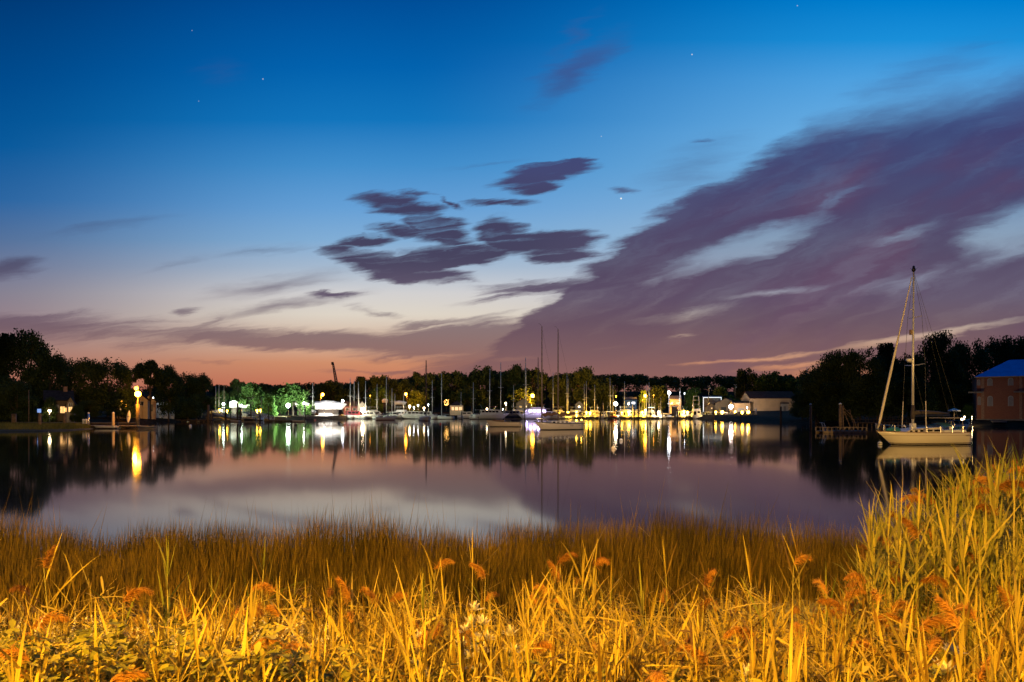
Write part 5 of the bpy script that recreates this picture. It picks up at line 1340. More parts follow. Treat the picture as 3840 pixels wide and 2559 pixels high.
# ------------------------------------------------------------------ the big yacht at its mooring
def yacht():
    d = 67.0; L = 9.6; B = 3.5; fb = 1.12; ang = math.radians(190)
    t = thing('sailing_yacht', 'large cream sailing yacht moored on the right with a furled jib', 'sailing yacht', ((3452 - CX) / F * d, d, 0), ang)
    m = bpy.data.materials.new('yacht_hull'); m.use_nodes = True; nt = m.node_tree; b = nt.nodes['Principled BSDF']; b.inputs['Roughness'].default_value = .22
    tc = nt.nodes.new('ShaderNodeTexCoord'); sp = nt.nodes.new('ShaderNodeSeparateXYZ'); nt.links.new(tc.outputs['Object'], sp.inputs[0])
    zz = (S(nt, sp.outputs[2]) + 1.0) / 4.0
    W_, D_, A_ = (.72, .66, .54), (.05, .03, .025), (.02, .016, .016)
    nt.links.new(ramp(nt, zz, [(0, A_), ((1.07) / 4, W_), ((1.11) / 4, D_), ((1.20) / 4, W_), ((1.90) / 4, (.40, .30, .18)), ((1.93) / 4, W_)], 'CONSTANT'), b.inputs['Base Color'])
    hull_mb(L, B, fb, .55, .74, .16, .13, 1.0, 22, 9).build('hull', m, t, True)
    SZ = lambda x: sheer_z(L, fb, x, .16)
    for sg in (-1, 1):
        MB().tube([(L * (k / 20 - .5), sg * (half_beam(L, B, L * (k / 20 - .5)) - .02), SZ(L * (k / 20 - .5)) + .03) for k in range(21)], .04, 6).build('toe_rail', mat('teak', (.28, .16, .08), .6, noise=.3), t)
    # cabin trunk: low forward, higher aft
    cab = MB().prism([(-L * .16, fb), (L * .27, fb + .10), (L * .20, fb + .36), (L * .06, fb + .50), (-L * .15, fb + .58)], -B * .29, B * .29).build('cabin_top', mat('deck_gelcoat', (.66, .60, .50), .4, noise=.06), t)
    for sg in (-1, 1):
        for x0, x1, z in ((-L * .135, -L * .065, .24), (-L * .045, L * .02, .24), (L * .06, L * .095, .22), (L * .125, L * .155, .20), (L * .185, L * .21, .18)):
            MB().box(x0, x1, sg * B * .29 - .02, sg * B * .29 + .02, fb + z - .07, fb + z + .11).build('cabin_window', GLASSD, cab)
    MB().box(-L * .43, -L * .17, -B * .34, B * .34, fb - .02, fb + .32, .06).build('cockpit_coaming', WHITE, t)
    # mast, spreaders, radar
    mx = L * .09; zt = H - (1018 - HY) / F * (d - .6)
    mo = MB().tube([(mx, 0, fb + .3), (mx - .02, 0, 8), (mx - .10, 0, zt)], [.125, .12, .085], 10).build('mast', ALU, t, True)
    for z, w in ((H - (1372 - HY) / F * d, 1.32), (H - (1194 - HY) / F * d, .92)):
        MB().tube([(mx - .22, -w, z + .1), (mx, 0, z), (mx - .22, w, z + .1)], [.03, .045, .03], 6).build('spreader', ALU, mo)
    zr = H - (1352 - HY) / F * d
    MB().lathe([(.05, -.12), (.26, -.1), (.29, 0), (.26, .13), (.04, .17)], (mx + .42, 0, zr), 12).build('radar_dome', WHITE, mo, True)
    MB().box(mx + .1, mx + .5, -.1, .1, zr - .2, zr - .121).build('radar_bracket', ALU, mo)
    MB().box(mx + .12, mx + .3, -.12, .12, H - (1257 - HY) / F * d, H - (1238 - HY) / F * d).build('radar_reflector', mat('tan_box', (.3, .2, .12), .6), mo)
    MB().ball((mx + .2, 0, H - (1162 - HY) / F * d), .10, 8, 5, .5).build('deck_light', TARP, mo)
    zh = zt
    MB().lathe([(.05, 0), (.16, .12), (.18, .3), (.1, .48), (.13, .56), (.02, .66)], (mx - .1, 0, zh), 8).build('masthead_unit', DARK, mo, True)
    MB().tube([(mx - .1, 0, zh + .1), (mx + .35, .1, zh + .35)], .018, 4).build('wind_vane', WIRE, mo)
    MB().tube([(mx - .1, 0, zh + .1), (mx - .5, .1, zh + .45)], .014, 4).build('aerial', WIRE, mo)
    # dark mainsail cover round the foot of the mast and along the boom
    z0, z1 = H - (1572 - HY) / F * d, H - (1520 - HY) / F * d
    MB().tube([(mx, 0, z0), (mx, 0, (z0 + z1) / 2), (mx - .03, 0, z1)], [.2, .19, .15], 9).build('mast_cover', CANVAS, mo, True)
    bo = MB().tube([(mx - .1, 0, z0 + .30), (mx - L * .43, 0, z0 + .34)], .07, 7).build('boom', DARK, t)
    MB().tube([(mx - .12, 0, z0 + .62), (mx - L * .10, 0, z0 + .66), (mx - L * .28, 0, z0 + .60), (mx - L * .42, 0, z0 + .53)], [.24, .23, .17, .08], 9).build('sail_cover', CANVAS, bo, True)
    MB().box(mx - .22, mx + .22, -.22, .22, fb + .42, fb + .95, .1).build('mast_boot', WHITE, mo)
    # rigging
    bz = SZ(L * .49); jt = (mx + .12, 0, H - (1042 - HY) / F * d); jb = (L * .485, 0, bz + .35)
    J = [Vector(jb).lerp(Vector(jt), s) for s in (0, .06, .35, .55, .62, .8, 1)]
    MB().tube(J, [.06, .125, .12, .10, .07, .06, .045], 8).build('furled_jib', mat('jib_sailcloth', (.68, .60, .46), .7, noise=.12, nscale=.7), t, True)
    MB().lathe([(.16, 0), (.18, .06), (.18, .16), (.08, .2)], (L * .487, 0, bz + .12), 10).build('furler_drum', DARK, t)
    zs1, zs2 = H - (1372 - HY) / F * d, H - (1194 - HY) / F * d
    for sg in (-1, 1):
        MB().tube([(mx - .1, sg * B * .45, fb + .1), (mx - .22, sg * 1.32, zs1 + .1), (mx - .22, sg * .92, zs2 + .1), (mx - .1, 0, zh - .2)], .017, 5).build('cap_shroud', WIRE, t)
        MB().tube([(mx - .5, sg * B * .44, fb + .1), (mx, 0, zs1)], .013, 4).build('lower_shroud', WIRE, t)
        MB().tube([(mx - .1, sg * B * .45, fb + .05), (mx - .16, sg * B * .42, fb + 3.1)], .045, 6).build('shroud_cover', mat('pale_tube', (.5, .45, .4), .6), t)
    MB().tube([(-L * .49, 0, fb + .1), (mx - .12, 0, zh)], .016, 4).build('backstay', WIRE, t)
    MB().tube([(mx - L * .42, 0, z0 + .45), (mx - .12, 0, zh - .1)], .009, 4).build('topping_lift', WIRE, t)
    # rails
    pr = MB(); y = .55; zz0 = SZ(L * .46)
    pr.tube([(L * .36, -half_beam(L, B, L * .36), zz0), (L * .40, -.62, zz0 + .66), (L * .51, -.1, zz0 + .74), (L * .51, .1, zz0 + .74), (L * .40, .62, zz0 + .66), (L * .36, half_beam(L, B, L * .36), zz0)], .026, 6)
    for sg in (-1, 1):
        pr.tube([(L * .44, sg * .42, zz0), (L * .45, sg * .42, zz0 + .70)], .022, 5); pr.tube([(L * .49, sg * .12, zz0), (L * .51, sg * .1, zz0 + .74)], .022, 5)
    pr.build('pulpit', STEEL, t)
    pu = MB(); ya = half_beam(L, B, -L * .47)
    pu.tube([(-L * .36, -ya, fb), (-L * .36, -ya, fb + .65), (-L * .495, -ya * .9, fb + .68), (-L * .5, 0, fb + .68), (-L * .495, ya * .9, fb + .68), (-L * .36, ya, fb + .65), (-L * .36, ya, fb)], .024, 6)
    for sg in (-1, 1): pu.tube([(-L * .49, sg * ya * .9, fb), (-L * .495, sg * ya * .9, fb + .68)], .022, 5)
    pu.build('pushpit', STEEL, t)
    for sg in (-1, 1):
        st = MB(); ps = []
        for k in range(6):
            x = L * (.36 - .144 * k); y = sg * (half_beam(L, B, x) - .06); z = SZ(x); st.tube([(x, y, z), (x, y, z + .64)], .016, 5); ps.append((x, y, z + .63))
        st.tube(ps, .008, 4); st.tube([(a, b_, c - .3) for a, b_, c in ps], .008, 4); st.build('lifeline', STEEL, t)
    # foredeck bundle, bimini, wheel, vents
    MB().tube([(L * .40, .1, SZ(L * .4) + .16), (L * .34, 0, SZ(L * .34) + .26), (L * .26, -.1, SZ(L * .26) + .22), (L * .22, -.15, SZ(L * .22) + .12)], [.1, .24, .26, .1], 8).build('sail_bag', mat('teal_canvas', (.02, .17, .20), .8, noise=.2), t, True)
    for sg in (-1, 1): MB().tube([(L * .13, sg * .5, fb + .42), (L * .13, sg * .5, fb + .62), (L * .15, sg * .5, fb + .72)], [.07, .06, .1], 8).build('cowl_vent', TARP, t)
    bm_ = MB(); n = 7
    vs = []
    for i in range(n):
        u = i / (n - 1)
        for j in range(6):
            v = j / 5; a = (v - .5) * math.pi * .9
            vs.append((-L * .17 - .95 * (1 - u) * 0 - .95 * u, math.sin(a) * B * .33, fb + .45 + .42 * math.cos(a) + .16 * math.sin(u * math.pi * .6)))
    bm_.add(vs, [(i * 6 + j, i * 6 + j + 1, (i + 1) * 6 + j + 1, (i + 1) * 6 + j) for i in range(n - 1) for j in range(5)]); bm_.build('spray_hood', CANVB, t, True)
    wh = MB(); wh.tube([(-L * .36, .42 * math.cos(a), fb + .75 + .42 * math.sin(a)) for a in [2 * math.pi * k / 18 for k in range(19)]], .022, 5)
    for k in range(4): a = math.pi * k / 4; wh.tube([(-L * .36, .42 * math.cos(a), fb + .75 + .42 * math.sin(a)), (-L * .36, -.42 * math.cos(a), fb + .75 - .42 * math.sin(a))], .012, 4)
    wh.build('steering_wheel', STEEL, t)
    MB().lathe([(.16, 0), (.13, .5), (.15, .7), (.05, .8)], (-L * .35, 0, fb - .02), 9).build('binnacle', TARP, t)
    ot = MB(); 
    for sg in (-1, 1): ot.tube([(-L * .40, sg * ya * .8, fb), (-L * .39, sg * ya * .78, fb + 1.45)], .025, 5)
    ot.box(-L * .42, -L * .20, -B * .32, B * .32, fb + 1.45, fb + 1.51); ot.build('bimini', mat('pale_bimini', (.42, .36, .26), .8, noise=.1), t)
    MB().box(-L * .496, -L * .47, -ya * .5, -ya * .1, fb + .2, fb + .65).build('outboard_bracket', CANVB, t)
    # faded script near the stern and a small bow number
    x = -L * .40; yb = half_beam(L, B, x) + .02
    text_part('hull_script', 'Catalina', .26, mat('grey_lettering', (.22, .17, .12), .6), t, (x, yb, .84), (math.radians(90), 0, math.radians(176)), .3)
    # mooring pendant
    MB().tube([(L * .49, 0, SZ(L * .49)), (L * .50, .1, .9), (L * .47, .3, .25)], .02, 5).build('mooring_line', WIRE, t)
yacht()
buoy('white mooring ball under the bow of the large cream yacht', 3300, 1668, .22)

# ------------------------------------------------------------------ right-hand shore pieces
def lattice_dock():
    d = 104; a, b = at(3072, 1600, d), at(3234, 1600, d); L = b.x - a.x
    t = thing('lattice_dock', 'small floating dock with slatted side rails before the right wood', 'dock', (a.x, d, 0), 0)
    mb = MB(); n = int(L / .4)
    for i in range(n): mb.box(i * L / n + .01, (i + 1) * L / n - .01, -1.2, 1.2, .25, .31)
    mb.build('deck', PLANK, t)
    MB().box(0, L, -1.28, -1.203, .02, .30).box(0, L, 1.203, 1.28, .02, .30).build('fascia', PLANK, t)
    for y in (-1.2, 1.2):
        r = MB(); k = 10
        for i in range(k + 1): r.box(i * L / k - .08, i * L / k + .08, y - .06, y + .06, .31, .80)
        r.box(-.05, L + .05, y - .05, y + .05, .803, .87); r.build('side_rail', PLANK, t)
    g = MB(); g.tube([(.9, -.5, .3), (.5, -.5, 1.5), (.2, -.5, 1.55)], .05, 6); g.tube([(.9, .3, .3), (.5, .3, 1.5), (.2, .3, 1.55)], .05, 6); g.build('ladder', STEEL, t)
lattice_dock()
def derrick():
    d = 116; t = thing('derrick', 'old timber derrick leaning on the piling by the slatted dock', 'derrick', at(3170, 1590, d), 0)
    a = at(3155, 1520, d) - t.location
    MB().tube([(a.x, 0, a.z), (1.1, 0, -1.2)], .09, 6).build('strut', WOODP, t)
    for k, (x, z) in enumerate(((1.6, 1.4), (2.2, .6), (1.2, 2.4))):
        MB().tube([(a.x + .2, .1 * k, a.z - .3 - k * .5), (x * .7, .1, z), (x, .2, z - 1.8)], [.05, .07, .04], 5).build('brace', WOODP, t)
    MB().tube([(-.35, 0, -1.5), (-.38, 0, a.z * .98)], .12, 7).build('post', WOODP, t)
derrick()
dock('dark timber pier with railing behind the large cream yacht', (3205, 141), (3480, 143), 1.1, 1.8, None, 'timber_pier', WOODD, None, .3, 9, True)
cruiser('small motor boat with teal canvas behind the yacht stern', 3590, 112, 5.0, 12, HULLW, False, 0, False, None, cabmat=CANVB, cabz=.55)
def umbrella():
    d = 152; p = at(3578, 1575, d); t = thing('garden_umbrella', 'pale garden umbrella by the shore left of the brick house', 'umbrella', p, 0)
    z = at(3578, 1531, d).z - p.z
    MB().tube([(0, 0, -.6), (0, 0, z)], .035, 6).build('pole', WOODP, t)
    n = 8; vs = [(0, 0, z)] + [(1.25 * math.cos(2 * math.pi * k / n), 1.25 * math.sin(2 * math.pi * k / n), z - .52) for k in range(n)] + [(1.25 * math.cos(2 * math.pi * k / n), 1.25 * math.sin(2 * math.pi * k / n), z - .68) for k in range(n)]
    MB().add(vs, [(0, 1 + k, 1 + (k + 1) % n) for k in range(n)] + [(1 + k, 1 + n + k, 1 + n + (k + 1) % n, 1 + (k + 1) % n) for k in range(n)]).build('canopy', TARP, t)
umbrella()
for lab, px, py, r, g in [('brighter low garden lamp by the brick house', 3608, 1573, .17, G_WARM), ('dimmer low garden lamp behind the brighter one', 3617, 1564, .12, G_WARM), ('small garden lamp under the yellow lit shrub', 3645, 1563, .05, G_WARM)]:
    dock_lamp(lab, px, py, 150, r, g, None, 'garden lamps by the brick house', 800 if r > .15 else 150)
skiff('pale rowing boat drawn up below the brick house', 3743, 150.5, 3.2, 175, HULLC, False, z0=.75)

# ------------------------------------------------------------------ near road lamp and added floodlights, behind and beside the camera
def road_lamp(label, x, y, z, aim=None, cone=60, power=5000, col=(1.0, .47, .035), name='road_lamp', blend=.35, rad=.16):
    """lamp standard on the near bank; the lamp inside its hood does the lighting"""
    zb = near_z(x, y); t = thing(name, label, 'street lamp', (x, y, 0), 0, 'lamps on the near road')
    MB().tube([(0, 0, zb - .3), (0, 0, z + .6)], [.13, .08], 9).build('pole', GREYP, t, True)
    MB().tube([(0, 0, z + .5), (.1, .6, z + .75), (.15, 1.5, z + .62)], .05, 7).build('arm', GREYP, t)
    MB().box(-.05, .35, 1.2, 2.0, z + .42, z + .62, .2).build('lamp_hood', DARK, t)
    MB().box(.0, .30, 1.26, 1.94, z + .40, z + .417).build('lamp_lens', glow('road_lens', col, 40), t)
    ld = bpy.data.lights.new('lamp_light', 'SPOT' if aim else 'POINT'); ld.energy = power; ld.color = col; ld.shadow_soft_size = rad
    lo = bpy.data.objects.new('lamp_light', ld); COL.objects.link(lo); lo.parent = t; lo.location = (.15, 1.6, z + .15)
    if aim:
        ld.spot_size = math.radians(cone); ld.spot_blend = blend
        v = Vector(aim) - (t.location + lo.location); lo.rotation_euler = v.to_track_quat('-Z', 'Y').to_euler()
road_lamp('sodium road lamp standing behind the camera', -3.2, -6.2, 7.6, power=16000)
road_lamp('added unseen floodlight on the near bank aimed at the large yacht', 20, -8, 9, (40, 67, 6.5), 17, 150000, (1.0, .58, .16), 'added_floodlight')  # added out of view to brighten the yacht's hull and mast
road_lamp('added unseen floodlight on the near bank aimed at the anchorage', 9, -9, 9, (3, 130, 3), 34, 320000, (1.0, .66, .34), 'added_floodlight')  # unseen extra source that lifts the boats lying in mid water
road_lamp('added unseen floodlight on the near bank aimed at the left docks', -6, -10, 9, (-72, 138, 1), 24, 240000, (1.0, .62, .26), 'added_floodlight')  # put in behind the camera to light the marsh spit and pilings
# ------------------------------------------------------------------ the reed bank in the foreground
REEDL = foliage_mat('reed_leaves', (.22, .14, .025), (.56, .45, .065), (.74, .58, .11), .28, 1.1, .5, .6, .24)
REEDG = foliage_mat('green_reed_leaves', (.13, .17, .03), (.32, .33, .06), (.54, .47, .09), .28, 1.1, .5, .5)
STEM = foliage_mat('reed_stems', (.40, .38, .10), (.55, .50, .15), (.62, .54, .2), .1, 2.0, .5, .4)
PLUME = foliage_mat('reed_plumes', (.32, .15, .035), (.56, .29, .06), (.72, .42, .10), .35, 3.0, .7, .6)
WEED = foliage_mat('weed_leaves', (.08, .10, .014), (.25, .25, .035), (.48, .43, .08), .2, 2.5, .45, .4)
MARSH = foliage_mat('cordgrass_blades', (.065, .055, .010), (.175, .135, .022), (.36, .25, .045), .2, .8, .6, .3)
PETAL = foliage_mat('pale_petals', (.62, .60, .38), (.78, .76, .55), (.85, .82, .66), .25, 4, .5, .3)

def blade(p, az, up, L, w, droop, rng, n=6, twist=0.0):
    """one arching leaf: returns verts (2n) and quads"""
    d = np.array([math.cos(az) * math.sin(up), math.sin(az) * math.sin(up), math.cos(up)])
    side = np.array([-math.sin(az), math.cos(az), 0.0])
    prof = [.45, .95, 1.0, .86, .6, .33, .02] if n == 7 else [.5, 1.0, .95, .7, .38, .02]
    pts = []; q = np.array(p, float); k = len(prof)
    v = []
    for i in range(k):
        s = i / (k - 1); tw = twist * s
        sd = side * math.cos(tw) + np.cross(d, side) * math.sin(tw)
        v += [q - sd * w * prof[i] / 2, q + sd * w * prof[i] / 2]
        d = d + np.array([math.cos(az) * .1, math.sin(az) * .1, -1.0]) * droop * (.25 + s) / k * 2; d /= np.linalg.norm(d)
        q = q + d * L / (k - 1)
    f = [(2 * i, 2 * i + 1, 2 * i + 3, 2 * i + 2) for i in range(k - 1)]
    return v, f

def reed_parts(seed, plume, side_dir=None):
    """one reed 2 m tall: stem, leaves and perhaps a nodding plume"""
    rng = np.random.default_rng(seed); V, Q = [], []
    lean = rng.uniform(-.10, .10, 2); bend = rng.uniform(0, 2 * math.pi); T = 2.0 if not plume else 1.92
    ax = lambda s: np.array([lean[0] * s ** 1.6, lean[1] * s ** 1.6, T * s])
    st = MB(); st.tube([ax(s) for s in (0, .25, .5, .75, .93 if not plume else 1.0)], [.010, .009, .0075, .0055, .003], 5)
    az0 = rng.uniform(0, 2 * math.pi); nl = rng.integers(12, 17)
    for i in range(nl):
        s = .28 + .66 * (i / (nl - 1)) ** .9
        az = az0 + math.pi * i + rng.normal(0, .3)
        up = math.radians(rng.uniform(26, 84) * (1.1 - .38 * s)); L = rng.uniform(.34, .56) * (1.05 - .2 * abs(s - .65))
        if i >= nl - 3: up *= .7
        v, f = blade(ax(s), az, up, L, rng.uniform(.010, .0215), rng.uniform(.0, .3) if rng.random() < .7 else rng.uniform(.5, 1.4), rng, 7, rng.uniform(-.9, .9))
        k = len(V); V += v; Q += [tuple(a + k for a in q) for q in f]
    if not plume:
        for i in range(3):
            v, f = blade(ax(.9), az0 + i * 2.1, math.radians(rng.uniform(4, 14)), rng.uniform(.22, .42), .013, .03, rng, 6, rng.uniform(-.5, .5))
            k = len(V); V += v; Q += [tuple(a + k for a in q) for q in f]
    pv, pq = [], []
    if plume:
        b = bend if side_dir is None else side_dir; c = np.array([math.cos(b), math.sin(b), 0]); n = 11
        p = ax(1.0).copy(); d = np.array([0, 0, 1.0]) + c * .25; rach = [p.copy()]
        nod = rng.uniform(.10, .34)
        for i in range(n):
            d = d + c * nod * .45 + np.array([0, 0, -nod * (.35 + i * .06)]); d /= np.linalg.norm(d); p = p + d * .020; rach.append(p.copy())
        for i in range(420):
            s = rng.random() ** .8; j = min(n - 1, int(s * n)); o = rach[j] + (rach[j + 1] - rach[j]) * (s * n - j)
            tang = rach[j + 1] - rach[j]; tang /= np.linalg.norm(tang)
            a = rng.normal(size=3) * .42; L = rng.uniform(.05, .10) * (1.15 - .6 * s)
            dd = tang * .75 + a + c * .30; dd /= np.linalg.norm(dd); wv = np.cross(dd, rng.normal(size=3)); wv /= np.linalg.norm(wv)
            pp = o.copy(); k = len(pv)
            for t_, w in ((0, .0012), (1, .0019), (2, .0016), (3, .0004)):
                pv += [pp - wv * w, pp + wv * w]; dd = dd + np.array([0, 0, -.34]) + c * .08; dd /= np.linalg.norm(dd); pp = pp + dd * L / 3
            pq += [(k + 2 * m_, k + 2 * m_ + 1, k + 2 * m_ + 3, k + 2 * m_ + 2) for m_ in range(3)]
    return st, (V, Q), (pv, pq)

NV, NP = 14, 9
def build_reeds():
    rng = np.random.default_rng(21)
    protos = []
    for i in range(NV + NP):
        pl = i >= NV
        st, (V, Q), (pv, pq) = reed_parts(100 + i, pl, None if i % 3 == 0 else (math.pi if i % 2 else 0) + rng.normal(0, .5))
        sm = bpy.data.meshes.new('stem'); sm.from_pydata(st.v, [], st.f); sm.materials.append(STEM)
        protos.append(dict(st=st, V=np.array(V), Q=np.array(Q), pv=np.array(pv) if pl else None, pq=np.array(pq) if pl else None, sm=sm,
                           lm={k: np_mesh('foliage', V, Q, m, True) for k, m in (('g', REEDG), ('y', REEDL))}, pm=np_mesh('plume', pv, pq, PLUME) if pl else None))
    G1 = 'golden reeds along the foreground bank'; G2 = 'tall reeds of the thicket at the right edge'
    def place(i, x, y, h, rz, group, label, green):
        p = protos[i]; z = near_z(x, y); s = max(h / 2.0, min(1.0, rng.uniform(.72, 1.0))); t = thing('reed', label, 'reed', (x, y, z + h - 2 * s), rz, group); t.scale = (s, s, s)
        link('stem', p['sm'], t); link('foliage', p['lm']['g' if green else 'y'], t)
        if p['pm']: 
            o = link('plume', p['pm'], t)
    # tops of the bank reeds follow the photograph's skyline of reeds; the thicket climbs on the right
    def top_row(px):
        return np.interp(px, [0, 220, 420, 640, 900, 1100, 1400, 1750, 2000, 2250, 2550, 2800, 3050, 3200, 3300, 3450, 3600, 3760, 3840], [2170, 2100, 2230, 2110, 2120, 2190, 2130, 2110, 2100, 2110, 2090, 2150, 2110, 2060, 1900, 1830, 1780, 1730, 1720])
    n = 0
    spots = []
    # named tall ones at the front, then a scatter
    fixed = [(218, 2090, 5.2, 1), (440, 2210, 4.4, 1), (640, 2075, 5.0, 0), (720, 2200, 4.8, 0), (960, 2070, 6.0, 0), (1085, 2190, 5.2, 1), (1330, 2205, 5.0, 1), (1590, 2110, 6.0, 1), (1760, 2060, 5.6, 0), (1800, 2130, 5.4, 1), (2040, 2080, 5.4, 1), (2110, 2140, 5.6, 1), (2150, 2100, 5.2, 0),
             (2240, 2080, 5.4, 1), (2260, 2160, 5.0, 0), (2520, 2080, 5.6, 0), (2620, 2170, 5.2, 1), (2800, 2110, 5.6, 0), (2960, 2090, 6.0, 1), (3010, 2060, 6.2, 0), (3070, 2210, 5.0, 1), (3280, 2160, 4.8, 1), (3180, 2220, 4.6, 1), (1560, 2380, 3.7, 1), (1060, 2430, 3.7, 1), (130, 2300, 4.0, 1), (2950, 2350, 4.0, 1), (1010, 2290, 4.5, 1)]
    for px, top, d, pl in fixed: spots.append((px, top, d, pl))
    for _ in range(150):
        d = rng.uniform(4.0, 7.2) ; px = rng.uniform(-60, 3900)
        t = top_row(min(px, 3180)) + 25 + abs(rng.normal(0, 140)) + max(0, 6.0 - d) * 65
        spots.append((px, t, d, rng.random() < .24))
    for k, (px, top, d, pl) in enumerate(spots):
        x = (px - CX) / F * d; zt = H - (top - HY) / F * d; h = zt - near_z(x, d)
        if h < .55: h = .55
        i = int(rng.integers(NV, NV + NP)) if pl else int(rng.integers(0, NV))
        lab = 'golden reed with a nodding orange plume on the foreground bank' if pl else 'golden reed with spear-like leaves and no plume on the foreground bank'
        place(i, x, d, h, rng.uniform(0, 6.28), G1, lab, rng.random() < .2)
    m = 0
    while m < 118:
        px = rng.uniform(3230, 4000); d = rng.uniform(5.6, 9.5)
        t = top_row(min(px, 3840)) + abs(rng.normal(0, 75)) + (30 if d < 6.5 else 0)
        x = (px - CX) / F * d; h = H - (t - HY) / F * d - near_z(x, d)
        if h < .8: continue
        pl = rng.random() < .28
        i = int(rng.integers(NV, NV + NP)) if pl else int(rng.integers(0, NV))
        place(i, x, d, min(h, 3.1), rng.uniform(0, 6.28), G2, 'tall greenish reed with a drooping plume in the right thicket' if pl else 'tall greenish reed without plume in the right thicket', True); m += 1
    # the undergrowth of shorter reeds, past counting
    VV, QQ, SV, SF = [], [], [], []; off = 0; soff = 0
    PV, PQ, poff = [], [], 0; VR_ = []
    for k in range(1250):
        right = k % 4 == 0
        if right:
            px = rng.uniform(3180, 4050); d = rng.uniform(5.0, 9.8); t = top_row(min(px, 3840)) + rng.uniform(60, 420)
        else:
            d = 2.9 + 4.4 * rng.random(); px = rng.uniform(-250, 4000); t = top_row(min(px, 3150)) + rng.uniform(110, 400) + max(0, 6 - d) * 42
        x = (px - CX) / F * d; h = H - (t - HY) / F * d - near_z(x, d)
        if h < .35: h = rng.uniform(.35, .6)
        p = protos[int(rng.integers(0, NV + NP))]; a = rng.uniform(0, 6.28); c, s = math.cos(a), math.sin(a); sc = max(h / 2, rng.uniform(.6, .95)); sx = sc
        R = np.array([[c * sx, s * sx, 0], [-s * sx, c * sx, 0], [0, 0, sc]]); o = np.array([x, d, near_z(x, d) + h - 2 * sc])
        sv = np.array(p['st'].v) @ R + o; sq = np.array([f for f in p['st'].f if len(f) == 4])
        if right: VR_ += [(p['V'] @ R + o, p['Q']), (sv, sq)]
        else:
            VV.append(p['V'] @ R + o); QQ.append(p['Q'] + off); off += len(p['V'])
            VV.append(sv); QQ.append(sq + off); off += len(sv)
        if p['pv'] is not None and rng.random() < .35: PV.append(p['pv'] @ R + o); PQ.append(p['pq'] + poff); poff += len(p['pv'])
    for nm, lab, which, mm in (('thicket_undergrowth', 'greenish tangle of shorter reeds filling the right thicket', 0, REEDG),):
        VR, QR, o_ = [], [], 0
        for v_ in VR_: VR.append(v_[0]); QR.append(v_[1] + o_); o_ += len(v_[0])
        tag(link(nm, np_mesh(nm, np.concatenate(VR), np.concatenate(QR), mm, True)), lab, 'reeds', None, 'stuff')
    u = link('reed_undergrowth', np_mesh('reed_undergrowth', np.concatenate(VV), np.concatenate(QQ), REEDL, True))
    tag(u, 'dense tangle of shorter golden reeds filling the foreground bank', 'reeds', None, 'stuff')
    u2 = link('plume_undergrowth', np_mesh('plume_undergrowth', np.concatenate(PV), np.concatenate(PQ), PLUME)); tag(u2, 'orange plumes scattered among the shorter reeds', 'reed plumes', None, 'stuff')
build_reeds()

def tangle():
    """bent and fallen reed leaves crossing every way in the thick of the bank"""
    rng = np.random.default_rng(44); n = 11000
    d = 3.4 + 3.6 * rng.random(n); px = rng.uniform(-200, 3420, n)
    keep = ~((px > 1480) & (px < 2000) & (d < 4.3)); d, px = d[keep], px[keep]; n = len(d)
    top = 2235 + 45 * np.sin(px * .0107) + 35 * np.sin(px * .026 + 1) + 400 * rng.random(n) ** .75 + np.maximum(0, 6 - d) * 48; x = (px - CX) / F * d
    z0 = np.array([near_z(a, b) for a, b in zip(x, d)]); z = np.maximum(z0 + .1, H - (top - HY) / F * d)
    az = rng.uniform(0, 2 * math.pi, n); el = np.radians(rng.normal(28, 30, n)); L = rng.uniform(.16, .42, n); w = rng.uniform(.004, .011, n); dr = rng.uniform(0, .5, n)
    u = np.c_[np.cos(az) * np.cos(el), np.sin(az) * np.cos(el), np.sin(el)]; s = np.c_[-np.sin(az), np.cos(az), rng.normal(0, .5, n)]; s /= np.linalg.norm(s, axis=1)[:, None]
    v = []
    for t, k in ((0, .6), (.3, 1.0), (.65, .75), (1.0, .04)):
        c = np.c_[x, d, z] + u * (L * (t - .5))[:, None]; c[:, 2] -= dr * L * t * t * .6
        v += [c - s * (w * k)[:, None], c + s * (w * k)[:, None]]
    v = np.stack(v, 1).reshape(-1, 3); b = np.arange(n)[:, None] * 8
    q = np.concatenate([b + np.array([2 * i, 2 * i + 1, 2 * i + 3, 2 * i + 2]) for i in range(3)])
    tag(link('fallen_leaves', np_mesh('fallen_leaves', v, q, foliage_mat('fallen_reed_leaves', (.20, .12, .022), (.54, .42, .06), (.76, .6, .12), .25, 1.4, .6, .5, .2))), 'bent and fallen reed leaves tangled through the bank', 'reed leaves', None, 'stuff')
tangle()

